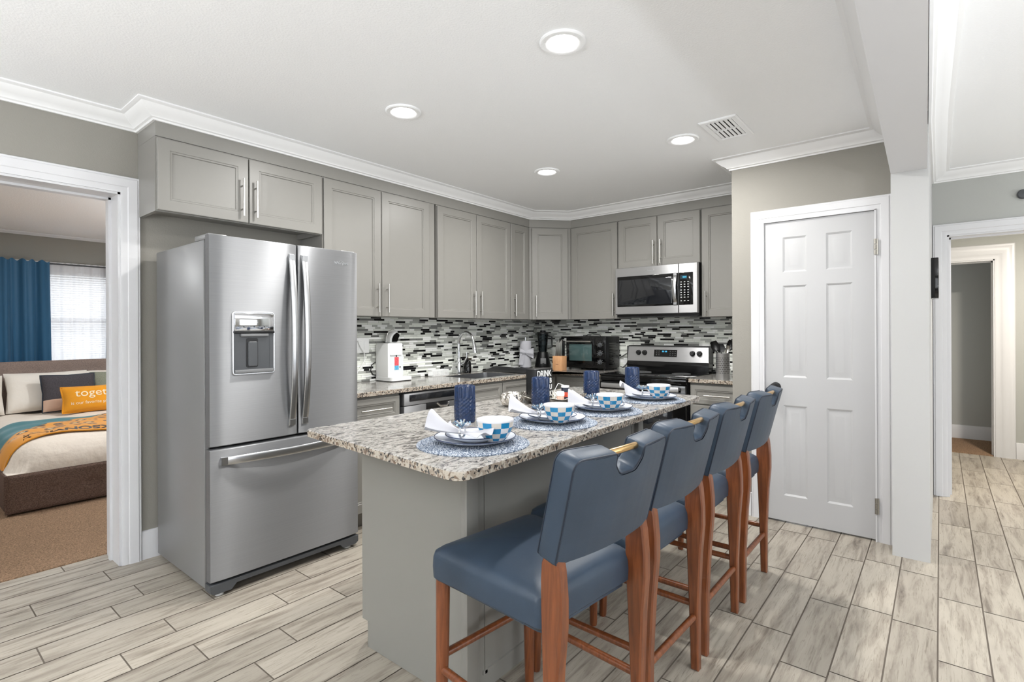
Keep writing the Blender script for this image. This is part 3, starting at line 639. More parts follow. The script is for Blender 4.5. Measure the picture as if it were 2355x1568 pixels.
for y in (2.285, 2.222, 1.755, 1.69):
    k = MB(); k.lathe([(.026, 0), (.025, .004), (.021, .010), (.019, .024), (.017, .026), (0, .026)], bgp(y, 1.08), 20, ax=bn); kn = part('burner_knob', k, m_black, bgd)
    g = MB(); g.box(-.004, .004, -.018, .018, .024, .033, .002); q = Matrix((B_, bw, bn)).transposed().to_4x4() @ Matrix.Rotation(R.uniform(-.7, .2), 4, 'Z'); q.translation = bgp(y, 1.08); g.xf(q); part('knob_grip', g, m_black, kn)

# ---- microwave
t = thing('microwave', 'stainless over the range microwave with curved handle', 'microwave', (4.68, 2.0, 1.44))
MX = 4.498; MY0, MY1, MZ0, MZ1 = 1.614, 2.400, 1.446, 1.884
part('body', MB().box(MX + .035, 4.853, MY0, MY1, MZ0 - .02, MZ1, .003), m_black, t)
SPL = 1.782
mp = lambda p, n: Vector((MX + .036 - n, -p.x, p.y))
def mwpanel(y1, y0, z0, z1, lv): mb = MB(); return slab(mb, rpoly([Vector((-y1, z0)), Vector((-y0, z0)), Vector((-y0, z1)), Vector((-y1, z1))], .004, 2), lv, mp=mp)
md = part('door', mwpanel(MY1, SPL + .001, MZ0, MZ1, [(0, 0), (0, .030), (.004, .036)]), m_steely, t)
mc = part('control_side', mwpanel(SPL - .001, MY0, MZ0, MZ1, [(0, 0), (0, .030), (.004, .036)]), m_steely, t)
part('door_surround', mwpanel(MY1 - .022, SPL + .002, MZ0 + .072, MZ1 - .082, [(0, .034), (0, .037), (.002, .038)]), m_blackg, md)
part('door_window', mwpanel(MY1 - .03, SPL + .06, MZ0 + .088, MZ1 - .115, [(0, .037), (0, .0385), (.002, .039)]), M('microwave_window', (24, 26, 30), .05, spec=1), md)
kp = part('keypad', mwpanel(SPL - .003, MY0 + .038, MZ0 + .072, MZ1 - .082, [(0, .034), (0, .037), (.002, .038)]), m_blackg, mc)
part('display', mwpanel(1.765, 1.705, MZ1 - .140, MZ1 - .105, [(0, .037), (0, .0385)]), M('microwave_display', (22, 46, 58), .2, emis=.25), kp)
for y in (1.738, 1.726, 1.714): part('display_digit', mwpanel(y + .004, y - .004, MZ1 - .130, MZ1 - .115, [(0, .038), (0, .0392)]), m_cyan, kp)
mb = MB()
for r in range(8):
    for c in range(3):
        z = MZ1 - .165 - r * .021 - (r > 2) * .008 - (r > 6) * .01; y = 1.757 - c * .031; q = mp(Vector((-y, z)), .0382); mb.box(q.x - .0006, q.x + .001, q.y - .006, q.y + .006, z - .003, z + .003)
part('key_legend', mb, m_white, kp)
part('handle', bow((MX + .002, SPL + .028, MZ0 + .085), (MX + .002, SPL + .028, MZ1 - .09), .035, .032, .012, (-1, 0, 0)), m_handle, md)
part('logo', text_mb('Whirlpool', .02, mp(Vector((-2.05, MZ1 - .046)), .0365), B_, ZU, .0006), m_chrome, md)
mb = MB(); mb.box(MX + .06, 4.85, MY0 + .02, MY1 - .02, MZ0 - .026, MZ0 - .018); part('grease_filter', mb, m_dark, t)

# ================================================================ ISLAND
t = thing('kitchen_island', 'greige island cabinet under the granite top with the stools', 'kitchen island', (2.05, 1.6, 0))
ix1 = 2.66
mb = MB(); mb.box(1.31, ix1, 1.28, 1.865, .1, .88); mb.box(1.31, ix1, 1.28, 1.81, 0, .1); part('body', mb, m_cab, t)
mb = MB(); slab(mb, [Vector(p) for p in ((1.262, 0), (1.822, 0), (1.822, .105), (1.868, .105), (1.868, .884), (1.262, .884))], [(0, -1.312), (0, -1.293), (.002, -1.291)], mp=lambda p, n: Vector((-n, p.x, p.y))); part('end_panel', mb, m_cab, t)
part('corner_trim', MB().box(1.286, 1.345, 1.255, 1.285, 0, .884, .003), m_cab, t); part('corner_trim', MB().box(ix1 - .055, ix1 + .003, 1.255, 1.285, 0, .884, .003), m_cab, t)
part('toe_kick', MB().box(1.292, ix1, 1.815, 1.832, 0, .104, .001), m_cab, t)
mb = MB(); sweep(mb, [(1.40, .06), (1.40, .80), (2.58, .80), (2.58, .06), (1.39, .06)], [(0, 0), (0, .004), (.012, .004), (.015, 0)], lambda x, z, n: Vector((x, 1.28 - n, z))); part('back_panel_moulding', mb, m_cab, t)
DI = Vector((-1, 0, 0))
for i in range(3):
    x1 = ix1 - .01 - i * .445; d = part('drawer', door_mb((x1, 1.866, .72), DI, .435, .15, st=.04), m_cab, t); part('handle', pull_mb((x1 - .217, 1.886, .795), XU, YU, .2), m_nickel, d)
    d = part('door', door_mb((x1, 1.866, .125), DI, .435, .58), m_cab, t); part('handle', pull_mb((x1 - .04, 1.886, .56), ZU, YU, .2), m_nickel, d)
mb = MB(); ip = rpoly([Vector(p) for p in ((1.0, 1.004), (3.06, 1.075), (3.06, 1.945), (1.082, 1.945))], [.055, .05, .05, .03], 8)
slab(mb, ip, [(.006, .885), (.001, .888), (.002, .897), (0, .905), (.002, .912), (.006, .915)])
solo('island_countertop', mb, m_granite, 'large granite island top set with four places', 'countertop')

# ================================================================ CEILING FITTINGS
def downlight(x, y, label, power=P_KITCHEN, group='recessed ceiling lights', col=(1, .985, .96), ZC=ZC):
    t = thing('recessed_light', label, 'ceiling light', (x, y, ZC - .012), 0, group)
    mb = MB(); mb.lathe([(.097, ZC - .0005), (.097, ZC - .006), (.092, ZC - .010), (.075, ZC - .011), (.064, ZC - .006), (.062, ZC - .003)], (x, y, 0), 40); part('trim_ring', mb, m_ceil, t)
    mb = MB(); mb.lathe([(.0, ZC - .0075), (.05, ZC - .007), (.063, ZC - .004), (.063, ZC - .002)], (x, y, 0), 32); part('diffuser', mb, m_led, t)
    l = bpy.data.lights.new('lamp', 'AREA'); l.shape = 'DISK'; l.size = .12; l.energy = power; l.color = col
    o = bpy.data.objects.new('lamp', l); C.objects.link(o); o.location = (x, y, ZC - .014)
    return t
downlight(1.838, 1.221, 'round recessed ceiling light nearest the camera')
downlight(1.858, 2.284, 'round recessed ceiling light in front of the refrigerator cabinets')
downlight(3.265, 1.261, 'round recessed ceiling light beside the ceiling vent')
downlight(3.258, 2.312, 'round recessed ceiling light nearest the angled corner cabinet')
for x, y in ((-.9, -1.8), (1.6, -1.8), (4.0, -1.6), (-.9, 1.7)): downlight(x, y, 'added unseen recessed ceiling light over the living area behind the camera', P_LIVING, 'added unseen living area lights')  # extra lights out of view, added to brighten the room
t = thing('ceiling_vent', 'white slotted air vent in the ceiling near the pantry', 'vent', (3.26, .99, ZC - .012))
vx0, vx1, vy0, vy1 = 3.068, 3.442, .882, 1.095
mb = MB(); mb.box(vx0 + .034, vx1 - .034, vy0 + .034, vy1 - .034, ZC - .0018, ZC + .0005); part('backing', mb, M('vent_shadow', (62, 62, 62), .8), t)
mb = MB(); xm = (vx0 + vx1) / 2; mb.loft([[Vector((vx0 + i, vy0 + i, z)), Vector((vx1 - i, vy0 + i, z)), Vector((vx1 - i, vy1 - i, z)), Vector((vx0 + i, vy1 - i, z))] for i, z in ((0, ZC - .0005), (0, ZC - .005), (.006, ZC - .010), (.032, ZC - .010), (.036, ZC - .0015))], cap0=False, cap1=False); mb.box(xm - .006, xm + .006, vy0 + .034, vy1 - .034, ZC - .009, ZC - .001); part('frame', mb, m_ceil, t)
for i in range(6):
    y = vy0 + .044 + i * .0245
    for a, b in ((vx0 + .038, xm - .012), (xm + .004, vx1 - .046)):
        mb = MB(); mb.loft([[Vector((x, y + p, ZC + q)) for p, q in ((-.0085, -.0075), (-.0085, -.009), (.0075, -.0095), (.0075, -.008))] for x in (a, b)]); part('slat', mb, m_ceil, t)

# ================================================================ BAR STOOLS
def bar_stool(label, x, y, rz):
    t = thing('bar_stool', label, 'bar stool', (x, y, 0), rz, 'counter stools along the island')
    def P(name, mb, mat, par=None): return part(name, mb, mat, par or t, local=True)
    # seat: trapezoid cushion with a crowned top
    o = rpoly([Vector(p) for p in ((-.213, -.228), (.213, -.228), (.232, .232), (-.232, .232))], .035, 6); mb = MB()
    cx = lambda p: max(0, 1 - (abs(p.x) / .24) ** 2.2) * max(0, 1 - (abs(p.y) / .25) ** 2.2)
    lv = [(.010, .528), (0, .538), (-.002, .57), (0, .598), (.006, .614), (.018, .625), (.035, .634), (.06, .642), (.09, .648), (.13, .653), (.17, .656), (.20, .657)]
    sc_ = lambda i: offset(o, i) if i <= .011 else [p * (1 - i / .215) for p in o]
    mb.loft([[Vector((p.x, p.y, z)) for p in sc_(i)] for i, z in lv]); st = P('seat', mb, m_leather)
    # back rest with hand hole
    T = Matrix.Translation((0, -.287, .708)) @ Matrix.Rotation(math.radians(14.5), 4, 'X')
    W, H, nw, nd = .222, .288, .062, .062
    pts = [(-W + .006, 0), (W - .006, 0), (W, H), (nw, H), (nw - .002, H - nd * .55), (nw - .028, H - nd), (-nw + .028, H - nd), (-nw + .002, H - nd * .55), (-nw, H), (-W, H)]
    o = rpoly([Vector(p) for p in pts], [.012, .012, .03, .012, .02, .026, .026, .02, .012, .03], 5)
    curve = lambda x: .020 * (abs(x) / W) ** 2       # gently wraps towards the sitter
    mp = lambda p, n: Vector((p.x, n + curve(p.x), p.y))
    # fill in strips so the curved faces stay smooth
    mb = MB(); lv = [(.007, .000), (.002, .0025), (0, .008), (0, .052), (.003, .060), (.010, .065)]
    rings = [[mp(p, n) for p in offset(o, i)] for i, n in lv]; mb.loft(rings, cap0=False, cap1=False)
    def face(ins, n, flip):                          # grid-filled face of the notched outline
        q = offset(o, ins); xs = sorted({round(v.x, 5) for v in q}); 
        def span(x):
            ys = []
            for a, b in zip(q, q[1:] + q[:1]):
                if abs(a.x - b.x) < 1e-9: continue
                lo, hi = min(a.x, b.x), max(a.x, b.x)
                if lo - 1e-9 <= x <= hi + 1e-9: ys.append(a.y + (b.y - a.y) * (x - a.x) / (b.x - a.x))
            return min(ys), max(ys)
        xx = []
        for a, b in zip(xs, xs[1:]): 
            k = max(1, int((b - a) / .03)); xx += [a + (b - a) * i / k for i in range(k)]
        xx.append(xs[-1]); eps = 1e-4
        for a, b in zip(xx, xx[1:]):
            if b - a < 1e-6: continue
            e = min(eps, (b - a) * .2); (l0, h0), (l1, h1) = span(a + e), span(b - e); K = 5; dome = lambda x, y: .004 * max(0, 1 - (x / W) ** 2) * max(0, 1 - ((y - H / 2) / (H / 2)) ** 2) * (-1 if n < .03 else 1)
            for j in range(K):
                Q = [Vector((a, l0 + (h0 - l0) * j / K)), Vector((b, l1 + (h1 - l1) * j / K)), Vector((b, l1 + (h1 - l1) * (j + 1) / K)), Vector((a, l0 + (h0 - l0) * (j + 1) / K))]
                q3 = [mp(v, n + dome(v.x, v.y)) for v in Q]; mb.raw(q3, [(3, 2, 1, 0) if flip else (0, 1, 2, 3)])
    face(.007, 0, False); face(.010, .065, True); mb.xf(T); bk = P('backrest', mb, m_leather)
    for n, ins in ((.0015, .0035), (.0612, .0035)):
        mb = MB(); q = [p for i, p in enumerate(offset(o, ins))]; qq = [q[0]]
        for p in q[1:]:
            if (p - qq[-1]).length > .0015: qq.append(p)
        if (qq[0] - qq[-1]).length < .0015: qq.pop()
        mb.tube([mp(p, n) for p in qq], .0026, 6, closed=True); mb.xf(T); P('piping', mb, m_seam, bk)
    mb = MB(); hp = [(-nw - .004 + (2 * nw + .008) * i / 8, .030 + curve(0) - .006 * (1 - (i / 4 - 1) ** 2), H - .013 + .004 * (1 - (i / 4 - 1) ** 2)) for i in range(9)]; mb.tube(hp, .0095, 12); mb.xf(T); P('grab_bar', mb, m_gold, bk)
    # legs
    side = [(-.264, 0), (-.234, 0), (-.229, .25), (-.224, .42), (-.220, .52), (-.217, .60), (-.217, .67), (-.220, .712), (-.232, .738), (-.272, .738), (-.280, .70), (-.286, .63), (-.286, .56), (-.276, .45), (-.266, .25)]
    for s in (-1, 1):
        mb = MB(); o2 = [Vector(p) for p in side]
        def mpl(p, n): k = .0 + max(0, (.5 - p.y)) * .012; return Vector((s * (n + .008 * (1 - min(1, p.y / .6))), p.x, p.y))
        slab(mb, o2, [(.005, .176), (0, .181), (0, .207), (.005, .212)] , mp=mpl); 
        if s < 0: mb.f = [tuple(reversed(f)) for f in mb.f]
        P('leg', mb, m_cherry)
    for s in (-1, 1):
        mb = MB(); mb.tube([(s * .204, .212, 0), (s * .203, .211, .012), (s * .198, .207, .30), (s * .196, .205, .536)], [.0150, .0165, .0205, .0225], 16); P('leg', mb, m_cherry)
    P('front_rail', MB().tube([(-.200, .208, .285), (.200, .208, .285)], .0125, 12), m_cherry)
    P('rear_rail', MB().tube([(-.204, -.247, .205), (.204, -.247, .205)], .0125, 12), m_cherry)
    for s in (-1, 1): P('side_rail', MB().tube([(s * .201, .209, .245), (s * .205, -.246, .245)], .0125, 12), m_cherry)
    # wooden apron under the seat
    ap = MB(); ap.loft([[Vector((p.x, p.y, z)) for p in offset(rpoly([Vector(p) for p in ((-.19, -.21), (.19, -.21), (.2, .205), (-.2, .205))], .02, 3), 0)] for z in (.514, .530)]); P('seat_frame', ap, m_leather)
    return t
s1 = bar_stool('slate blue leather bar stool nearest the camera at the island corner', 1.306, .985, -.10)
dup(s1, (1.805, .985, 0), -.03, 'second blue leather bar stool from the camera along the island')
dup(s1, (2.312, .985, 0), .0, 'third blue leather bar stool, second from the pantry door')
dup(s1, (2.832, .985, 0), .0, 'blue leather bar stool at the far end, nearest the pantry door')

# ================================================================ PLACE SETTINGS
ZI = .915
def mat_weave():
    m, N, L, P = new_mat('braided_blue_mat'); P.inputs['Roughness'].default_value = .85
    tc = N.new('ShaderNodeTexCoord'); v = N.new('ShaderNodeTexVoronoi'); v.inputs['Scale'].default_value = 330; L.new(tc.outputs['Object'], v.inputs['Vector'])
    sp = N.new('ShaderNodeSeparateColor'); L.new(v.outputs['Color'], sp.inputs[0])
    r = ramp(N, [(0, (54, 68, 90)), (.3, (84, 99, 120)), (.5, (118, 131, 148)), (.7, (170, 178, 188)), (1, (206, 210, 216))]); L.new(sp.outputs[0], r.inputs[0]); L.new(r.outputs[0], P.inputs['Base Color'])
    b = N.new('ShaderNodeBump'); b.inputs['Strength'].default_value = .7; b.inputs['Distance'].default_value = .002; L.new(v.outputs['Distance'], b.inputs['Height']); L.new(b.outputs[0], P.inputs['Normal'])
    return m
m_mat = mat_weave()
m_blue = M('cobalt_glaze', (29, 48, 82), .16, spec=.6, var=(60, .12)); m_blueb = M('blue_check_glaze', (38, 128, 176), .15); m_cream = M('cream_check_glaze', (208, 202, 194), .15)
m_plate = M('white_plate_glaze', (204, 209, 218), .14, spec=.6); m_bead = M('blue_silver_beads', (120, 150, 176), .2, .6)
def placemat(x, y, r, label):
    pr = [(0, .003)]
    n = 23
    for i in range(n):
        a = r * (i + .1) / n; b = r * (i + .5) / n; pr += [(a, .0025), (b, .0052)]
    pr += [(r, .003), (r, 0), (0, 0)]
    mb = MB(); mb.lathe(pr[::-1], (x, y, ZI), 72); return solo('placemat', mb, m_mat, label, 'placemat', 'round braided placemats')
def plate(x, y, z, r, name, label, group):
    t = thing(name, label, 'plate', (x, y, z), 0, group)
    mb = MB(); mb.lathe([(0, .0), (r * .55, 0), (r * .60, .003), (r * .97, .017), (r, .020), (r * .985, .0215), (r * .94, .019), (r * .62, .006), (r * .5, .005), (0, .005)], (x, y, z), 56); part('dish', mb, m_plate, t)
    mb = MB(); mb.tube([(x + r * .992 * math.cos(a), y + r * .992 * math.sin(a), z + .0212) for a in [2 * PI * i / 64 for i in range(64)]], .0016, 6, closed=True); part('rim_band', mb, m_navy, t)
    return t
def bowl(x, y, z, label):
    t = thing('bowl', label, 'bowl', (x, y, z), 0, 'blue checked bowls'); mb = MB()
    pr = [(0, .0), (.030, 0), (.034, .004)]; rows = [.004, .014, .031, .048, .066]; rad = [.034, .044, .0535, .0595, .0625]
    sg = 24
    for i in range(4):
        for k in range(3):
            pass
    P = [(rad[0], rows[0])]; idx = []
    for i in range(4):
        for k in range(1, 4): s = k / 3; P.append((rad[i] + (rad[i + 1] - rad[i]) * s, rows[i] + (rows[i + 1] - rows[i]) * s)); idx.append(i)
    def mf(i, k):
        r = idx[i]; c = k // 2
        if r == 3: return 0 if i >= len(idx) - 0 else (1 if (c + r) % 2 else 2 if c % 4 else 0)
        return 1 if (c + r) % 2 else (2 if (c // 2) % 2 else 0)
    mb.lathe(P, (x, y, z), 24, mfn=mf)
    mb.lathe([(.0, 0), (.030, 0), (.034, .004)], (x, y, z), 24)
    mb.lathe([(.0625, .066), (.0628, .071), (.0615, .073), (.0595, .071), (.055, .05), (.043, .02), (.028, .008), (0, .007)], (x, y, z), 48)
    part('bowl_body', mb, [m_whitec, m_blueb, m_cream], t, ang=60); return t
def tumbler(x, y, label, rz=0):
    mb = MB(); sg = 60; hz = .155; pr = [(.0, 0), (.040, 0), (.0425, .003)]
    n = 26
    for i in range(n + 1): pr.append((.0425 + .002 * math.sin(i / n * PI * .9), .004 + i * .100 / n))
    k0 = len(pr)
    for i in range(8): pr.append((.0432 - .0012 * i / 7, .107 + i * .0445 / 7))
    k1 = len(pr); pr += [(.0415, .1535), (.0395, .155), (.038, .153), (.037, .03), (0, .028)]
    def rf(i, k):
        if 3 <= i < k0: return .0015 * (1 if (i // 2 + k // 2) % 2 else -1) * (1 if k % 2 else .4)
        if k0 <= i < k1: return .0017 * (1 if k % 5 < 3 else -1)
        return 0
    mb.lathe(pr, (x, y, ZI), sg, rfn=rf); return solo('tumbler', mb, m_blue, label, 'tumbler', 'ribbed blue tumblers', ang=60)
def napkin(x, y, z, rz, label, ln=.118, lift=.052, seed=0):
    t = thing('napkin', label, 'napkin', (x, y, z), rz, 'white cloth napkins in rings'); q = random.Random(seed); ph = q.uniform(0, 6)
    mb = MB()
    def fn(u, v):
        s = 2 * u - 1; e = abs(s); tt = 2 * v - 1
        wd = .013 + (.066 if s < 0 else .046) * e ** 1.05; amp = (.009 + .026 * e) if s < 0 else (.009 + .004 * e); k = 1.9 if s < 0 else 2.8
        hh = .016 + (lift if s < 0 else lift * .35) * e ** 1.3 * (1 - .75 * abs(tt) ** 1.6) + amp * .62 * math.sin(k * PI * tt * .9 + ph) * (.45 + .55 * e)
        a = s * ln * (1 - .24 * tt * tt * e + .06 * math.cos(tt * 3 + ph) * e)
        return (a, tt * wd + .006 * math.sin(4 * s + ph), max(.004, hh))
    mb.sheet(fn, 36, 28, .0016); mb2 = MB()
    part('cloth', mb, m_linen, t, local=True, ang=80)
    r = thing('napkin_ring', 'beaded silver ring around ' + label.split('napkin')[0].replace('white cloth ', '') + 'napkin' + label.split('napkin', 1)[1], 'napkin ring', (x, y, z), rz, 'beaded napkin rings')
    mb = MB(); mb.tube([(0, .0205 * math.cos(a), .0215 + .0195 * math.sin(a)) for a in [2 * PI * i / 24 for i in range(24)]], .0035, 8, closed=True); part('band', mb, m_chrome, r, local=True)
    for i in range(15):
        a = 2 * PI * i / 15 + .2 * q.random(); d = Vector((math.cos(a), math.sin(a), .25 + .55 * q.random())).normalized(); c = Vector((0, -.004, .036))
        mb = MB(); mb.tube([c, c + d * .010, c + d * .016, c + d * .022, c + d * .028, c + d * .034], [.002, .0040, .0024, .0040, .0024, .0034], 7); part('bead_petal', mb, m_bead if i % 2 else m_chrome, r, local=True)
    return t
who = ['nearest the camera', 'second from the camera', 'third from the camera', 'farthest from the camera']
PL = [(1.300, 1.235, .192), (1.800, 1.262, .192), (2.205, 1.25, .188), (2.715, 1.24, .188)]
BW = [(1.318, 1.152), (1.735, 1.178), (2.150, 1.178), (2.676, 1.172)]
NP = [(1.237, 1.226, -1.30), (1.712, 1.258, -1.2), (2.122, 1.252, -1.25), (2.632, 1.245, -1.1)]
TB = [(1.585, 1.555), (2.085, 1.525), (2.575, 1.527), (2.98, 1.477)]
for i in range(4):
    x, y, r = PL[i]; w_ = who[i]
    placemat(x, y, r, 'round braided blue placemat ' + w_)
    plate(x + .008, y, ZI + .0055, .140, 'dinner_plate', 'large white dinner plate with navy rim, ' + w_, 'dinner plates on placemats')
    plate(x + .008, y, ZI + .0125, .102, 'salad_plate', 'small navy rimmed plate stacked on the dinner plate ' + w_, 'small plates stacked on dinner plates')
    bowl(*BW[i], ZI + .0185, 'blue and white checked bowl ' + w_)
    napkin(*NP[i][:2], ZI + .030, NP[i][2], 'white cloth napkin ' + w_, seed=i + 3)
    tumbler(*TB[i], 'tall ribbed cobalt blue tumbler ' + w_)
# sign, shakers, hammered tray
tx, ty = 2.345, 1.635
m_hammer = M('hammered_pewter', (206, 200, 192), .18, 1, bump=(60, 1, .012))
mb = MB(); n = 72; rings = []
for r, z in ((.02, .001), (.125, .001), (.145, .005), (.160, .016), (.176, .034), (.178, .0345), (.1765, .0365), (.163, .020), (.148, .009), (.127, .005), (.02, .005)):
    k = max(0, (r - .125) / .053) if z > .0015 else 0
    rings.append([Vector((tx + (r * (1 + .06 * k * math.cos(7 * a))) * math.cos(a), ty + (r * (1 + .06 * k * math.cos(7 * a))) * math.sin(a), ZI + z * (1 + .20 * k * math.cos(7 * a)) )) for a in [2 * PI * i / n for i in range(n)]])
mb.loft(rings); solo('serving_tray', mb, m_hammer, 'round hammered pewter tray with wavy rim behind the second tumbler', 'tray', ang=70)
mb = MB(); lp = [(0, .0), (.030, 0), (.044, .012), (.054, .034), (.052, .056), (.040, .070), (.028, .072), (.024, .066), (.012, .060), (0, .058)]
mb.lathe(lp, (2.055, 1.685, ZI), 48, rfn=lambda i, k: (.006 * math.sin(5 * 2 * PI * k / 48 + i * .5) + .002 * math.sin(13 * 2 * PI * k / 48 - i)) * min(1, lp[i][0] / .04)); solo('sugar_bowl', mb, m_hammer, 'small lobed hammered silver bowl left of the tray', 'bowl', ang=70)
t = thing('sign_block', 'black box sign with bold white lettering standing in the tray', 'sign', (2.365, 1.735, ZI + .006))
part('block', MB().box(2.285, 2.445, 1.705, 1.770, ZI + .0055, 1.087, .002), m_black, t)
z0 = 1.087
for body, sz, px, pz, sx in (('DRINK', .050, 2.367, 1.043, .98), ('B', .040, 2.428, 1.005, 1), ('U', .040, 2.428, .968, 1), ('K', .040, 2.428, .932, 1)):
    part('lettering', text_mb(body, sz, (px, 1.7045, pz), XU, ZU, .0005, sx=sx * .9, bold=.0006), m_white, t)
t = thing('spice_can', 'small dark spice can with red label and white lid in the tray', 'spice can', (2.418, 1.60, ZI + .006))
cx_, cy_ = 2.418, 1.60
mb = MB().lathe([(0, ZI + .0055), (.0215, ZI + .0055), (.022, ZI + .007), (.022, ZI + .070), (.021, ZI + .072), (0, ZI + .072)], (cx_, cy_, 0), 28); part('can', mb, M('spice_can_navy', (34, 40, 56), .3), t)
mb = MB().lathe([(.0222, ZI + .020), (.0224, ZI + .0205), (.0224, ZI + .046), (.0222, ZI + .0465)], (cx_, cy_, 0), 28); mb.f = mb.f[:-2]; mb.m = mb.m[:-2]; part('label_band', mb, M('spice_label_red', (196, 70, 46), .4, var=(70, .35)), t)
mb = MB().lathe([(0, ZI + .071), (.0225, ZI + .071), (.0225, ZI + .079), (.021, ZI + .081), (0, ZI + .081)], (cx_, cy_, 0), 28); part('lid', mb, m_white, t)
t = thing('salt_shaker', 'small pink shaker with white cap in front of the spice can', 'shaker', (2.352, 1.588, ZI + .006))
mb = MB().lathe([(0, ZI + .0055), (.018, ZI + .0055), (.020, ZI + .010), (.020, ZI + .030), (.018, ZI + .033), (0, ZI + .033)], (2.352, 1.588, 0), 24); part('shaker_body', mb, M('pink_salt', (222, 182, 164), .3), t)
mb = MB().lathe([(0, ZI + .032), (.0215, ZI + .032), (.0225, ZI + .036), (.0225, ZI + .050), (.019, ZI + .056), (0, ZI + .057)], (2.352, 1.588, 0), 24); part('cap', mb, m_white, t)
mb = MB(); mb.tube([(2.40, 1.66, ZI + .0055), (2.405, 1.66, ZI + .055), (2.43, 1.655, ZI + .088), (2.452, 1.63, ZI + .078), (2.458, 1.62, ZI + .02)], .002, 8); solo('wire_caddy_handle', mb, m_white, 'thin white bent wire loop between the sign and the spice can', 'wire loop')

# ================================================================ THINGS ON THE WORKTOPS
ZW = .9005
# drinks machine
t = thing('drinks_machine', 'white countertop drinks machine with red and blue label and black arched top', 'drinks machine', (2.65, 3.44, ZW))
mb = MB(); pts = rpoly([Vector(p) for p in ((2.572, 3.365), (2.728, 3.365), (2.728, 3.525), (2.572, 3.525))], [.004, .02, .01, .01], 4); slab(mb, pts, [(0, ZW + .035), (0, 1.19), (.006, 1.203)]); bd = part('housing', mb, m_white, t)
mb = MB(); pts = rpoly([Vector(p) for p in ((2.570, 3.318), (2.775, 3.318), (2.775, 3.525), (2.570, 3.525))], [.03, .01, .01, .01], 5); slab(mb, pts, [(0, ZW + .006), (0, ZW + .032), (.004, ZW + .036)]); part('base', mb, m_white, t)
mb = MB(); slab(mb, pts, [(.004, ZW), (.004, ZW + .006)]); part('foot', mb, m_black, t)
yf = 3.365
mb = MB(); mb.raw([(2.592, yf - .001, .945), (2.722, yf - .001, .945), (2.722, yf - .001, 1.110), (2.592, yf - .001, 1.110), (2.606, yf - .0002, .95), (2.722, yf - .0002, .95), (2.722, yf - .0002, 1.10), (2.618, yf - .0002, 1.10)], [(0, 1, 2, 3)]); part('recess_panel', mb, M('machine_recess', (222, 226, 228), .3), t)
part('recess_lip', MB().box(2.592, 2.70, yf - .010, yf, 1.108, 1.114, .002), m_white, t)
part('nozzle', MB().cyl((2.652, yf - .006, 1.095), (2.652, yf - .006, 1.112), .004, seg=10), m_black, t)
part('red_label', MB().box(2.636, 2.676, yf - .003, yf, 1.025, 1.092), M('coral_label', (228, 92, 98), .4, var=(90, .15)), t)
part('blue_label', MB().box(2.636, 2.676, yf - .003, yf, .992, 1.025), M('sky_blue_label', (92, 172, 208), .4, var=(90, .12)), t)
part('button', MB().lathe([(.006, 0), (.006, .003), (0, .004)], (2.690, yf, 1.012), 14, ax=(0, -1, 0)), m_dark, t)
def arch(off, r0, y0, y1, x0=2.640): 
    mb = MB(); pth = [(x0, 1.203), (x0 + .004, 1.24), (x0 + .022, 1.275), (x0 + .055, 1.297), (x0 + .086, 1.286), (x0 + .094, 1.262), (x0 + .08, 1.236), (x0 + .066, 1.203)]
    slab(mb, rpoly([Vector(p) for p in pth[::-1]], .012, 3), [(off + .004, -y1), (off, -y1 + .006), (off, -y0 - .006), (off + .004, -y0)], mp=lambda p, n: Vector((p.x, -n, p.y))); mb.f = [tuple(reversed(f)) for f in mb.f]; return mb
part('arched_top', arch(0, 0, 3.43, 3.50), m_white, t); part('black_front', arch(.009, 0, 3.415, 3.432, 2.648), m_blackg, t)
part('wire_loop', MB().tube([(2.640, 3.47, 1.21), (2.642, 3.47, 1.262), (2.662, 3.47, 1.302), (2.70, 3.47, 1.316), (2.728, 3.47, 1.305)], .0022, 6), m_nickel, t)
mb = MB(); mb.tube([(2.576, 3.525, .945), (2.55, 3.528, .95), (2.525, 3.525, .985), (2.535, 3.525, 1.03), (2.573, 3.527, 1.05)], .004, 8); part('power_cord', mb, m_black, t)
# outlet with a white cord
t = thing('wall_outlet', 'white double outlet plate on the tiled wall beside the refrigerator', 'outlet', (2.45, 3.53, 1.19))
part('plate', MB().box(2.395, 2.512, 3.5255, 3.5335, 1.128, 1.248, .003), m_white, t)
for x in (2.428, 2.480): part('socket', MB().box(x - .016, x + .016, 3.5235, 3.527, 1.155, 1.222, .003), m_white, t)
mb = MB(); mb.tube([(2.405, 3.520, 1.225), (2.42, 3.515, 1.185), (2.455, 3.512, 1.13), (2.462, 3.512, 1.08), (2.44, 3.514, 1.03), (2.40, 3.515, .99), (2.37, 3.512, .93), (2.33, 3.50, ZW + .004)], .004, 8); solo('power_cord', mb, m_white, 'white power cord hanging from the outlet beside the refrigerator', 'cord')
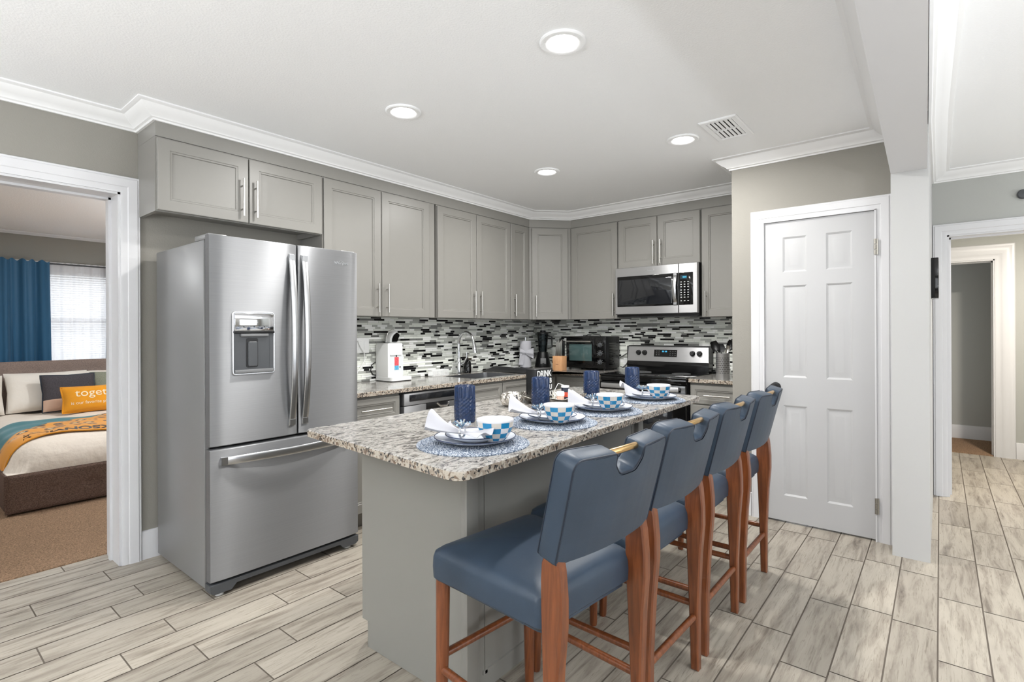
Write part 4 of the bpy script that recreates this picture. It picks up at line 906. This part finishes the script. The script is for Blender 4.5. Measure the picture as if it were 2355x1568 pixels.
# faucet
t = thing('faucet', 'chrome gooseneck kitchen faucet behind the sink', 'faucet', (3.445, 3.455, ZW)); fx, fy = 3.445, 3.455
mb = MB().lathe([(.030, 0), (.030, .006), (.020, .012), (.019, .14), (.016, .15), (.0, .15)], (fx, fy, ZW), 24); part('base', mb, m_chrome, t)
arc = [(fx, fy, ZW + .14), (fx, fy, ZW + .27)] + [(fx, fy - .095 + .095 * math.cos(a), ZW + .285 + .100 * math.sin(a)) for a in [PI * i / 12 * .92 for i in range(13)]]
part('spout', MB().tube(arc, .0125, 14), m_chrome, t)
e = Vector(arc[-1]); part('spray_head', MB().tube([e, e + Vector((0, -.012, -.05)), e + Vector((0, -.016, -.095)), e + Vector((0, -.017, -.11))], [.0135, .016, .020, .019], 16), m_chrome, t)
part('lever', MB().tube([(fx + .02, fy, ZW + .085), (fx + .05, fy - .012, ZW + .095), (fx + .085, fy - .02, ZW + .15), (fx + .085, fy - .02, ZW + .20)], [.011, .010, .007, .005], 12), m_chrome, t)
# soap pump
t = thing('soap_bottle', 'black soap pump bottle behind the faucet lever', 'soap dispenser', (3.585, 3.48, ZW)); c = (3.585, 3.48, ZW)
part('bottle', MB().lathe([(0, 0), (.033, 0), (.036, .004), (.036, .095), (.028, .112), (.013, .12), (.013, .132), (0, .132)], c, 24), m_blackg, t)
part('pump', MB().lathe([(.009, .13), (.009, .15), (.004, .152), (.004, .175), (.011, .177), (.011, .186), (0, .188)], c, 16).tube([(c[0], c[1], c[2] + .181), (c[0] - .028, c[1] - .012, c[2] + .182), (c[0] - .036, c[1] - .015, c[2] + .170)], .0045, 8), m_black, t)
# slatted basket
t = thing('sponge_basket', 'small white slatted basket on the worktop left of the faucet', 'basket', (3.20, 3.46, ZW))
o_ = rpoly([Vector(p) for p in ((3.095, 3.425), (3.30, 3.425), (3.30, 3.50), (3.095, 3.50))], .02, 4)
mb = MB(); slab(mb, o_, [(.002, 0 + ZW), (0, ZW + .008)]); part('tray', mb, m_white, t)
mb = MB(); mb.loft([[Vector((p.x, p.y, z)) for p in offset(o_, i)] for i, z in ((0, ZW + .045), (0, ZW + .056), (.005, ZW + .056), (.005, ZW + .045), (0, ZW + .045))], cap0=False, cap1=False); part('rim', mb, m_white, t)
for i in range(17):
    x = 3.105 + i * .0116; part('slat', MB().box(x - .003, x + .003, 3.4255, 3.4285, ZW + .006, ZW + .047), m_white, t)
part('back', MB().box(3.105, 3.29, 3.494, 3.499, ZW + .006, ZW + .05), m_white, t)
# black drying mat
mb = MB()
def fm(u, v):
    x = 3.80 + .55 * u; y = 2.97 + .53 * v; h = .004 + .034 * math.exp(-((u - .42) / .22) ** 2) * (.35 + .65 * v) * (1 if u > .02 else 0)
    return (x, y, ZW + h)
mb.sheet(fm, 24, 16, .003); solo('drying_mat', mb, M('black_mat', (20, 20, 22), .5), 'black dish drying mat bulging in the worktop corner', 'mat', ang=70)
# paper towel
t = thing('paper_towel_roll', 'upright paper towel roll tied in a bow, beside the blender', 'paper towel', (4.43, 3.425, ZW)); px_, py_ = 4.435, 3.44
part('holder_base', MB().lathe([(0, 0), (.075, 0), (.075, .008), (.07, .011), (0, .012)], (px_, py_, ZW), 28), m_chrome, t)
part('roll', MB().lathe([(.018, .012), (.060, .012), (.0615, .016), (.0615, .285), (.060, .288), (.018, .288)], (px_, py_, ZW), 40), m_linen, t)
part('holder_rod', MB().lathe([(.006, .01), (.006, .31), (.011, .313), (.011, .325), (0, .33)], (px_, py_, ZW), 14), m_chrome, t)
dv = Vector((-px_, -py_, 0)).normalized(); sv = Vector((-dv.y, dv.x, 0)); sv = sv if sv.x > 0 and sv.y < 0 else -sv
O = Vector((px_, py_, ZW + .165)) + dv * .066
def bow_fn(sgn, ln, hh, up0):
    def f(u, v): tt = 2 * v - 1; w_ = .010 + hh * u ** .8; return O + sv * (sgn * ln * u) + ZU * (tt * w_ + up0 * u) + dv * (.006 + .016 * math.sin(PI * u) * (1 - tt * tt) + .008 * math.cos(5 * tt) * u)
    return f
for sg, ln, hh, u0 in ((-1, .062, .034, .012), (1, .085, .048, -.006)): part('bow_loop', MB().sheet(bow_fn(sg, ln, hh, u0), 14, 12, .0015), m_linen, t, ang=80)
part('bow_tail', MB().sheet(lambda u, v: O + sv * (-.055 + .05 * v - .02 * u) + ZU * (-.13 * u) + dv * (.003 + .006 * math.sin(6 * v + 3 * u)), 12, 8, .0015), m_linen, t, ang=80)
part('bow_knot', MB().lathe([(0, -.012), (.010, -.008), (.013, 0), (.010, .008), (0, .012)], O + dv * .008, 14), m_linen, t)
# blender
t = thing('blender', 'black blender with clear jar in the worktop corner', 'blender', (4.64, 3.36, ZW)); c = (4.64, 3.36, ZW)
part('motor_base', MB().lathe([(0, 0), (.085, 0), (.088, .006), (.082, .05), (.062, .14), (.055, .165), (0, .165)], c, 28), m_black, t)
part('jar', MB().lathe([(.040, .165), (.046, .18), (.060, .36), (.062, .365), (.058, .365), (.043, .185), (.036, .168)], c, 28), m_jar, t)
part('lid', MB().lathe([(.0, .362), (.064, .362), (.064, .378), (.03, .384), (.028, .40), (0, .402)], c, 24), m_black, t)
hv = Vector((.63, -.77, 0)); part('handle', MB().tube([Vector(c) + hv * .06 + ZU * .34, Vector(c) + hv * .10 + ZU * .33, Vector(c) + hv * .10 + ZU * .22, Vector(c) + hv * .05 + ZU * .20], .009, 10), m_black, t)
part('control_panel', MB().box(-.03, .03, -.003, .003, .04, .10, .002).xf(Matrix.Translation(Vector(c) + Vector((-.775, -.63, 0)) * .079) @ Matrix.Rotation(math.atan2(-.775, .63), 4, 'Z')), m_grey, t)
# knife block
t = thing('knife_block', 'pale wood knife block full of knives left of the toaster oven', 'knife block', (4.33, 2.925, ZW)); kx, ky = 4.33, 2.93
Q = Matrix.Translation((kx, ky, ZW)) @ Matrix.Rotation(math.radians(-90), 4, 'Z')
part('block', MB().box(-.055, .055, -.045, .045, 0, .145, .003).xf(Q), m_ash, t)
part('stamp', MB().box(-.016, .016, -.0458, -.045, .062, .067).xf(Q), M('burnt_stamp', (120, 84, 56), .6), t)
for i in range(6):
    x = -.042 + i * .0165; h = .17 + .012 * (i % 3); mb = MB(); mb.box(x - .0045, x + .0045, -.034, -.016, .14, .14 + h - .03, .003); k = Matrix.Rotation(.10 - i * .02, 4, 'Y'); part('steel_handle_knife', mb.xf(Q @ k), m_nickel, t)
for i in range(3):
    x = -.016 + i * .026; mb = MB(); mb.box(x - .008, x + .008, .004, .028, .14, .318 - .01 * i, .004); part('black_handle_knife', mb.xf(Q @ Matrix.Rotation(.05 - i * .02, 4, 'Y')), m_black, t)
# toaster oven
t = thing('toaster_oven', 'black toaster oven with glass door on the worktop left of the range', 'toaster oven', (4.68, 2.77, ZW)); ox0, ox1, oy0, oy1, oz0, oz1 = 4.545, 4.84, 2.535, 2.995, ZW + .016, 1.238
part('body', MB().box(ox0 + .015, ox1, oy0, oy1, oz0, oz1, .012), m_black, t)
part('front_frame', MB().box(ox0, ox0 + .018, oy0 + .002, oy1 - .002, oz0 + .004, oz1 - .004, .006), m_blackg, t)
gd = part('door', MB().box(ox0 - .008, ox0 + .002, oy0 + .125, oy1 - .012, oz0 + .03, oz1 - .03, .004), m_blackg, t)
part('door_glass', MB().box(ox0 - .0095, ox0 - .007, oy0 + .15, oy1 - .045, oz0 + .075, oz1 - .078, .001), M('green_tinted_glass', (70, 92, 92), .06, spec=.9), gd)
mb = MB(); mb.cyl((ox0 - .032, oy0 + .145, oz1 - .052), (ox0 - .032, oy1 - .02, oz1 - .052), .009, seg=14); part('handle', mb, m_nickel, gd)
for y in (oy0 + .17, oy1 - .05): part('handle_post', MB().cyl((ox0 - .032, y, oz1 - .052), (ox0 - .006, y, oz1 - .052), .006, seg=10), m_black, gd)
for i in range(3):
    z = oz1 - .085 - i * .085; k = part('control_knob', MB().lathe([(.024, 0), (.022, .004), (.017, .006), (.016, .018), (0, .019)], (ox0, oy0 + .062, z), 20, ax=(-1, 0, 0)), m_dark, t)
    mb = MB()
    for j in range(7):
        a = -.6 + j * .62; mb.box(ox0 - .0008, ox0 + .001, oy0 + .062 + .032 * math.cos(a) - .0015, oy0 + .062 + .032 * math.cos(a) + .0015, z + .032 * math.sin(a) - .0015, z + .032 * math.sin(a) + .0015)
    part('dial_marks', mb, m_white, t)
mb = MB(); mb.tube([(4.72, oy1 - .13, oz1), (4.72, oy1 - .16, oz1 + .018), (4.72, oy1 - .22, oz1 + .024), (4.72, oy1 - .29, oz1 + .016), (4.72, oy1 - .31, oz1)], .004, 8); part('tray_tongs', mb, m_black, t)
for x in (ox0 + .03, ox1 - .03):
    for y in (oy0 + .03, oy1 - .03): part('foot', MB().cyl((x, y, ZW), (x, y, oz0 + .004), .012, seg=10), m_black, t)
for i in range(9): part('side_vent', MB().box(ox0 + .07, ox1 - .05, oy0 - .0008, oy0 + .002, oz0 + .04 + i * .026, oz0 + .049 + i * .026), m_blackg, t)
mb = MB(); mb.tube([(4.835, 2.53, 1.02), (4.848, 2.49, 1.045), (4.848, 2.455, 1.07), (4.848, 2.44, 1.02), (4.848, 2.46, .96), (4.845, 2.50, .92), (4.84, 2.53, .93)], .004, 8); solo('power_cord', mb, m_black, 'black power cord looping behind the toaster oven toward the range', 'cord')
# utensil holder
t = thing('utensil_holder', 'perforated steel utensil holder on the worktop right of the range', 'utensil holder', (4.305, 1.345, ZW)); c = (4.305, 1.345, ZW)
part('cylinder', MB().lathe([(0, .0), (.050, 0), (.052, .004), (.052, .205), (.0535, .208), (.051, .210), (.0495, .206), (.0495, .006), (0, .005)], c, 36), m_steely, t)
mb = MB()
for r in range(9):
    for k in range(26):
        a = 2 * PI * (k + .5 * (r % 2)) / 26; d = Vector((math.cos(a), math.sin(a), 0)); p = Vector(c) + d * .0521 + ZU * (.055 + r * .015); s = Vector((-d.y, d.x, 0)); q = [p + (s * math.cos(b) + ZU * math.sin(b)) * .0032 for b in [2 * PI * j / 6 for j in range(6)]]; mb.raw([x + d * .0004 for x in q], [tuple(range(6))])
o = part('perforation', mb, m_black, t, kind='stuff')
def utensil(name, label, foot, top, head, mat):
    u = thing(name, label, 'utensil', Vector(c) + ZU * .006, 0, 'cooking utensils in the steel holder'); a = Vector(c) + Vector(foot); b = Vector(c) + Vector(top)
    part('stem', MB().tube([a, b], .0055, 8), mat, u)
    D = (b - a).normalized(); sd = D.cross(Vector((-.77, -.2, 0))).normalized(); nn = sd.cross(D)
    part('head', MB().sheet(lambda p, q: b + D * (head[1] * q) + sd * (head[0] * (2 * p - 1) * (.45 + .55 * math.sin(PI * (.15 + .75 * q)))) + nn * (head[2] * ((2 * p - 1) ** 2 + (2 * q - 1) ** 2 - 1)), 8, 10, .003), mat, u, ang=70); return u
utensil('ladle', 'black ladle leaning left out of the steel holder', (-.01, -.02, .008), (0, .048, .225), (.032, .085, .014), m_black)
utensil('spatula', 'black spatula standing in the middle of the steel holder', (.01, .0, .008), (.022, .018, .215), (.03, .07, .004), m_black)
utensil('slotted_spoon', 'black slotted spoon at the right of the steel holder', (.0, .02, .008), (.01, -.04, .235), (.024, .085, .01), m_black)
utensil('serving_spoon', 'steel serving spoon beside the slotted spoon in the holder', (-.01, .02, .008), (-.012, -.034, .215), (.016, .06, .008), m_nickel)
mb = MB(); mb.box(4.42, 4.60, 1.175, 1.21, ZW, ZW + .155, .012); solo('cutting_board', mb, m_white, 'white upright board on the worktop against the pantry side wall', 'cutting board')

# ================================================================ HALL DETAILS
t = thing('picture_frame', 'black picture frame hanging on the hall side of the white half wall', 'picture frame', (4.62, .03, 1.6))
mb = MB(); mb.box(4.50, 4.74, .006, .0455, 1.505, 1.775, .004); part('frame', mb, m_blackg, t)
part('picture', MB().box(4.525, 4.715, .0045, .008, 1.53, 1.75), M('picture_print', (150, 150, 152), .3, var=(9, .4)), t)
mb = MB(); mb.lathe([(.034, 0), (.034, .016), (.028, .024), (0, .026)], (5.2695, -.468, 2.267), 24, ax=(-1, 0, 0)); solo('wall_fixture', mb, m_dark, 'small dark round fixture high on the grey hall wall', 'wall fixture')
mb = MB(); mb.cyl((6.1, -.171, 2.20), (6.1, -.171, 2.36), .003, seg=6); mb.lathe([(0, 0), (.022, .004), (.018, .03), (.010, .05), (.004, .055)], (6.1, -.171, 2.152), 16); solo('pull_cord', mb, m_white, 'white pull cord knob hanging from the hall ceiling', 'pull cord')
downlight(5.9, -.75, 'recessed ceiling light inside the hall', P_HALL, None, (1, .92, .82), 2.36)

# added uplights shaped as floor lamps, out of view, to brighten the ceilings
for x, y, pw in UPLIGHTS:
    t = thing('added_uplight', 'added unseen uplight shaped as a black torchiere floor lamp ' + ('inside the bedroom' if y > 4 else 'in the living area behind the camera'), 'floor lamp', (x, y, .006 if y > 4 else 0), 0, 'added unseen uplights')
    part('base', MB().lathe([(0, 0), (.13, 0), (.13, .015), (.03, .03), (0, .03)], (x, y, 0), 28), m_black, t)
    part('pole', MB().cyl((x, y, .02), (x, y, LAMP_Z - .06), .012, seg=12), m_black, t)
    part('lamp_shade', MB().lathe([(.02, -.08), (.10, -.06), (.17, 0), (.172, 0), (.10, -.065), (.02, -.088)], (x, y, LAMP_Z), 32), m_dark, t)
    l = bpy.data.lights.new('lamp', 'AREA'); l.shape = 'DISK'; l.size = .24; l.energy = pw; l.color = COOL
    o = bpy.data.objects.new('lamp', l); C.objects.link(o); o.location = (x, y, LAMP_Z); o.rotation_euler = (PI, 0, 0)

# ================================================================ BEDROOM
BY = 7.30; CZ = 2.34
mb = MB(); mb.box(-1.6, 3.3, 3.79, BY, -.05, .006); struct('floor_bedroom', mb, m_carpet)
walls_with_hole('wall_bedroom_far', ('y', BY), -1.7, 3.4, .12, [(1.0, 1.85, .90, 1.96)])
mb = MB(); mb.box(-1.7, -1.6, 3.77, BY, 0, 2.5); mb.box(3.3, 3.4, 3.77, BY, 0, 2.5); struct('wall_bedroom_side', mb, m_wall)
mb = MB(); mb.box(-1.7, 3.4, 3.775, BY + .1, CZ, CZ + .1); struct('ceiling_bedroom', mb, m_ceil)
mb = MB(); sweep(mb, [(-1.6, BY), (3.3, BY)], [(0, CZ - .03), (.01, CZ - .03), (.03, CZ - .008), (.03, CZ), (0, CZ)], XY); struct('trim_8', mb, m_trim)
mb = MB(); sweep(mb, [(1.85, .90), (1.85, 1.96), (1.0, 1.96), (1.0, .90), (1.86, .90)], CS, lambda x, z, n: Vector((x, BY - n, z))); w1 = struct('window_1', mb, m_trim)
part('window_frame', MB().box(1.0, 1.85, BY + .04, BY + .08, 1.41, 1.45).box(1.0, 1.03, BY + .04, BY + .08, .9, 1.96).box(1.82, 1.85, BY + .04, BY + .08, .9, 1.96).box(1.0, 1.85, BY + .04, BY + .08, .9, .93).box(1.0, 1.85, BY + .04, BY + .08, 1.93, 1.96), m_trim, w1, local=True)
g = MB(); g.raw([(1.0, BY + .06, .9), (1.85, BY + .06, .9), (1.85, BY + .06, 1.96), (1.0, BY + .06, 1.96)], [(0, 1, 2, 3)]); part('window_pane', g, m_pane, w1, local=True)
t = thing('window_blind', 'white slatted blind in the bedroom window behind the sheer curtain', 'blind', (1.43, BY + .02, .95))
part('head_rail', MB().box(1.01, 1.84, BY + .002, BY + .036, 1.915, 1.955, .003), m_white, t)
m_slat = M('blind_slat', (240, 241, 242), .5, trans=0)
for i in range(40):
    z = 1.90 - i * .0245; mb = MB(); mb.loft([[Vector((x, BY + .020 + a, z + b)) for a, b in ((-.013, -.0075), (-.0125, -.0085), (.013, .0075), (.0125, .0085))] for x in (1.012, 1.838)]); part('slat', mb, m_slat, t)
def cloth_mat(name, col, rough=.8, bump=None, sheen=.3, transl=0, alpha=1):
    m, N, L, P = new_mat(name); P.inputs['Base Color'].default_value = rgb(col); P.inputs['Roughness'].default_value = rough; P.inputs['Sheen Weight'].default_value = sheen
    if transl:
        D = N.new('ShaderNodeBsdfTranslucent'); D.inputs[0].default_value = rgb(col); X = N.new('ShaderNodeMixShader'); X.inputs[0].default_value = transl; L.new(P.outputs[0], X.inputs[1]); L.new(D.outputs[0], X.inputs[2]); out = X.outputs[0]
        if alpha < 1:
            T = N.new('ShaderNodeBsdfTransparent'); Y = N.new('ShaderNodeMixShader'); Y.inputs[0].default_value = alpha; L.new(T.outputs[0], Y.inputs[1]); L.new(out, Y.inputs[2]); out = Y.outputs[0]
        L.new(out, N['Material Output'].inputs['Surface'])
    return m
m_teal = cloth_mat('teal_velvet', (16, 84, 122), .55, sheen=.35); m_sheer = cloth_mat('sheer_voile', (246, 246, 248), .8, transl=.5, alpha=.5)
def curtain(name, label, x0, x1, z0, z1, y, folds, amp, mat, flare=.03, ph=0):
    mb = MB()
    def f(u, v):
        fl = 1 + flare * (1 - v); x = (x0 + x1) / 2 + (x1 - x0) * (u - .5) * fl; a = amp * (.55 + .45 * (1 - v))
        return (x, y + a * math.sin(folds * 2 * PI * u + ph + .5 * math.sin(5 * u)) + a * .35 * math.sin(folds * 4.6 * PI * u + 1 + v), z0 + (z1 - z0) * v + (.012 * math.sin(folds * 4 * PI * u) if v == 1 else 0))
    mb.sheet(f, 110, 14, .002); return solo(name, mb, mat, label, 'curtain', ang=80)
curtain('curtain', 'teal velvet curtain panel left of the bedroom window', .42, 1.165, .35, 2.035, 7.13, 5, .035, m_teal, .05)
curtain('curtain', 'teal velvet curtain panel at the right edge of the doorway view', 1.655, 2.35, .35, 2.035, 7.13, 5, .035, m_teal, .05, 2.2)
curtain('sheer_curtain', 'white sheer curtain over the bright bedroom window', 1.12, 1.80, .6, 2.03, 7.205, 6, .016, m_sheer, .02)
t = thing('curtain_rod', 'thin dark curtain rod over the bedroom window', 'curtain rod', (1.4, 7.17, 2.0))
part('rod', MB().cyl((.35, 7.168, 2.018), (2.45, 7.168, 2.018), .008, seg=10), m_dark, t)
for x in (.40, 2.40): part('bracket', MB().cyl((x, 7.168, 2.018), (x, 7.299, 2.018), .006, seg=8), m_dark, t)
downlight(2.4, 5.3, 'added unseen recessed ceiling light inside the bedroom', P_BED, None, (.95, .98, 1), CZ)  # both bedroom ceiling lights are added out of view to brighten it
downlight(-.6, 5.6, 'added unseen recessed ceiling light at the left of the bedroom', P_BED, None, (.95, .98, 1), CZ)
# bed
m_tweed = M('brown_tweed', (104, 84, 74), .95, bump=(300, .7, .004), var=(160, .25)); m_tweedl = M('taupe_tweed', (136, 120, 112), .95, bump=(300, .5, .003), var=(160, .12))
t = thing('bed', 'brown tweed upholstered bed with tufted footboard and taupe headboard', 'bed', (1.5, 6.1, .006))
def tufted(x0, x1, z0, z1, y, th, bs, mat, name):
    mb = MB(); nx, nz = 70, 24
    def f(u, v):
        x = x0 + (x1 - x0) * u; z = z0 + (z1 - z0) * v; e = min(u * (x1 - x0), (1 - u) * (x1 - x0), v * (z1 - z0), (1 - v) * (z1 - z0)); d = .012 * (1 - min(1, e / .02)) ** 2
        for bx, bz in bs:
            r = math.hypot(x - bx, (z - bz) * 1.3); d += .022 * math.exp(-(r / .035) ** 2)
        return (x, y + d, z)
    mb.sheet(lambda u, v: f(u, v), nx, nz, -.004); mb.box(x0 + .004, x1 - .004, y + .03, y + th, z0 + .004, z1 - .004, .008); mb.box(x0 + .002, x1 - .002, y + .008, y + .04, z0 + .002, z1 - .002)
    p = part(name, mb, mat, t, ang=60)
    for bx, bz in bs: part('button', MB().lathe([(.016, 0), (.014, .006), (0, .009)], (bx, y + .020, bz), 14, ax=(0, -1, 0)), mat, p)
fb = [(.826, .150), (1.072, .150), (1.32, .150), (1.57, .150), (1.82, .150)]
tufted(.588, 2.12, .02, .292, 5.064, .07, fb, m_tweed, 'footboard')
tufted(.56, 2.15, .30, 1.018, 6.995, .075, [(1.02, .905), (1.265, .905), (1.51, .905), (1.755, .905), (.775, .905)], m_tweedl, 'headboard')
for x in (.588, 2.06): part('side_rail', MB().box(x, x + .06, 5.13, 7.0, .03, .285, .008), m_tweed, t)
part('slat_base', MB().box(.648, 2.06, 5.14, 7.0, .15, .22), m_tweed, t)
for x in (.64, 2.03):
    for y in (5.2, 6.95): part('leg', MB().box(x, x + .05, y, y + .05, .006, .06), m_black, t)
def dz(x, y):
    a = min(1, max(0, (y - 5.085) / .34)); b = min(1, max(0, (x - .598) / .24)); c = min(1, max(0, (2.11 - x) / .24)); q = 1 - math.sqrt((1 - a) ** 2.4 + (1 - min(b, c)) ** 2.4) if (1 - a) ** 2.4 + (1 - min(b, c)) ** 2.4 < 1 else 0
    return .293 + .225 * math.sqrt(max(0, 1 - (1 - q) ** 2)) + .006 * math.sin(9 * x + 3 * y) * q + .004 * math.sin(17 * x - 11 * y) * q
mb = MB()
def fd(u, v): x = .600 + 1.508 * u; y = 5.087 + 1.89 * v; return (x, y, dz(x, y))
mb.grid(fd, 60, 70); 
W_, H_ = 61, 71
low = [Vector((p.x, p.y, .225)) for p in mb.v]; k = len(mb.v); bd_ = [i for i in range(W_)] + [W_ * j + 60 for j in range(1, H_)] + [W_ * 70 + i for i in range(59, -1, -1)] + [W_ * j for j in range(69, 0, -1)]
bv = [low[i] for i in bd_]; base_i = len(mb.v); mb.v += bv; nb = len(bd_)
for i in range(nb): mb.f.append((bd_[i], base_i + i, base_i + (i + 1) % nb, bd_[(i + 1) % nb])); mb.m.append(0)
mb.f.append(tuple(base_i + i for i in range(nb))); mb.m.append(0)
solo('duvet', mb, M('cream_duvet', (226, 214, 200), .9, bump=(14, .5, .02), sheen=.2), 'cream duvet puffed over the mattress of the bed', 'duvet', ang=80)
def blanket_mat():
    m, N, L, P = new_mat('mustard_teal_throw'); P.inputs['Roughness'].default_value = .9; P.inputs['Sheen Weight'].default_value = .3
    tc = N.new('ShaderNodeTexCoord'); at = N.new('ShaderNodeAttribute'); at.attribute_name = 'zone'
    v = N.new('ShaderNodeTexVoronoi'); v.inputs['Scale'].default_value = 10; mp_ = N.new('ShaderNodeMapping'); mp_.inputs['Scale'].default_value = (1, 1.7, 1); L.new(tc.outputs['Object'], mp_.inputs[0]); L.new(mp_.outputs[0], v.inputs['Vector'])
    r = ramp(N, [(0, (236, 214, 160)), (.17, (236, 214, 160)), (.21, (44, 34, 32)), (.36, (50, 38, 32)), (.40, (214, 140, 18)), (1, (214, 140, 18))]); L.new(v.outputs['Distance'], r.inputs[0])
    sp = N.new('ShaderNodeSeparateColor'); L.new(at.outputs['Color'], sp.inputs[0])
    c = mixc(N, L, sp.outputs[0], (214, 140, 18), r.outputs[0]); L.new(mixc(N, L, sp.outputs[1], c, (18, 104, 112)), P.inputs['Base Color']); return m
me_ = MB(); NU, NV = 90, 50
def yf_(x): return 5.255 - .06 * (x - .60) / .25 * max(0, 1 - (x - .6) / .25) + .055 * math.sin((x - .6) * 4.6) - .10 * max(0, (x - .95))
def fbk(u, v):
    x = .592 + 1.53 * u; y0 = yf_(x); y = y0 + (6.10 - y0) * v; xx = min(max(x, .602), 2.106); return Vector((x, y, dz(xx, y) + .010 + .004 * math.sin(26 * y + 9 * x)))
me_.sheet(fbk, NU, NV, .008)
bl = solo('throw_blanket', me_, blanket_mat(), 'teal and mustard throw blanket with dark spots and upside down lettering across the bed', 'blanket', ang=80)
ca = bl.data.color_attributes.new('zone', 'FLOAT_COLOR', 'POINT'); cols = []
sm = lambda a, b, x: max(0, min(1, (x - a) / (b - a)))
for q in range(2):
    for j in range(NV + 1):
        for i in range(NU + 1):
            u, v = i / NU, j / NV; x = .592 + 1.53 * u; lim = .30 + .95 * (x - .62); teal = sm(lim - .015, lim + .015, v) ; spot = sm(.20, .23, v); cols += [spot, teal, 0, 1]
ca.data.foreach_set('color', cols)
tm = text_mb('JACKSONVILLE', .115, (0, 0, 0), XU, YU, 0, bold=.004); nv = []
for p in tm.v:
    x = 1.19 - (p.x + .12 + .18 * p.y) * .92; y = yf_(x) + .035 + .085 - p.y * 1.15; xx = min(max(x, .602), 2.106); nv.append(Vector((x, y, dz(xx, y) + .0195 + .004 * math.sin(26 * y + 9 * x))))
tm.v = nv; part('lettering', tm, m_black, bl, ang=80)
def pillow(name, label, c, w, h, th, tilt, mat, rz=0, group='bed pillows', flange=0, two=None, trim=None):
    t = thing(name, label, 'pillow', c, rz, group); T = Matrix.Rotation(math.radians(tilt), 4, 'X')
    def f(u, v, s): a, b = 2 * u - 1, 2 * v - 1; k = max(0, 1 - abs(a) ** 3.5) ** .55 * max(0, 1 - abs(b) ** 3.5) ** .55; pin = 1 - .06 * (1 - abs(a)) * abs(b) ** 3 ; pin2 = 1 - .06 * (1 - abs(b)) * abs(a) ** 3; return Vector((a * w / 2 * pin2, h / 2 + b * h / 2 * pin, s * th / 2 * k))
    mb = MB(); n = 26; mid = two if two else n
    for s in (1, -1):
        k0 = len(mb.v)
        for j in range(n + 1):
            for i in range(n + 1): mb.v.append(f(i / n, j / n, s))
        for j in range(n):
            for i in range(n):
                a = k0 + j * (n + 1) + i; q = (a, a + 1, a + n + 2, a + n + 1); mb.f.append(q if s > 0 else q[::-1]); mb.m.append(1 if two and j < two else 0)
    mb.xf(T); part('cushion', mb, mat, t, local=True, ang=80)
    if trim:
        q = [(-1, -1), (1, -1), (1, 1), (-1, 1)]; pth = []
        for i in range(4):
            for k in range(12):
                s = k / 12; a = q[i][0] + (q[(i + 1) % 4][0] - q[i][0]) * s; b = q[i][1] + (q[(i + 1) % 4][1] - q[i][1]) * s; pth.append(f((a + 1) / 2, (b + 1) / 2, 0))
        part('piping', MB().tube(pth, .007, 6, closed=True).xf(T), trim, t, local=True)
    return t, T
m_pw = M('white_pillow', (233, 226, 216), .85, sheen=.2, bump=(20, .3, .01)); m_pd = M('charcoal_pillow', (70, 66, 70), .9, var=(200, .2)); m_ps = M('sage_pillow', (132, 134, 118), .9, var=(220, .15)); m_pm = M('mustard_pillow', (226, 150, 24), .85, sheen=.2, var=(5, .06)); m_pb = M('blush_cloth', (216, 182, 160), .9)
pillow('pillow', 'cream pillow at the far left edge of the bed', (.60, 6.80, .53), .38, .39, .16, 68, m_pw)
pillow('pillow', 'large cream pillow against the headboard left of the charcoal pillow', (1.12, 6.84, .53), .64, .405, .17, 68, m_pw)
pillow('pillow', 'white pillow peeking above the sage pillow', (1.70, 6.90, .53), .68, .39, .14, 72, m_pw)
pillow('pillow', 'charcoal pillow with dark piping and blush lower band', (1.245, 6.66, .53), .42, .37, .13, 72, [m_pd, m_pb], two=8, trim=m_seam)
pillow('pillow', 'sage green pillow right of the charcoal pillow', (1.63, 6.69, .53), .40, .375, .13, 72, m_ps, trim=m_ps)
pt, T = pillow('pillow', 'small mustard pillow with the word together in front of the others', (1.395, 6.45, .53), .50, .255, .12, 70, m_pm, trim=m_pm)
tx1 = text_mb('together', .105, (-.155, .142, .0), XU, YU, .0004, align='LEFT', sx=1.12); tx2 = text_mb('is our favorite place to be', .042, (-.19, .066, .0), XU, YU, .0004, align='LEFT', sx=.98)
for tx in (tx1, tx2):
    for p in tx.v:
        a, b = p.x / .25, (p.y - .1275) / .1275; k = max(0, 1 - abs(a) ** 3.5) ** .55 * max(0, 1 - abs(b) ** 3.5) ** .55; p.z += .06 * k + .002
    tx.xf(T); part('lettering', tx, M('cream_lettering', (244, 228, 196), .8), pt, local=True)
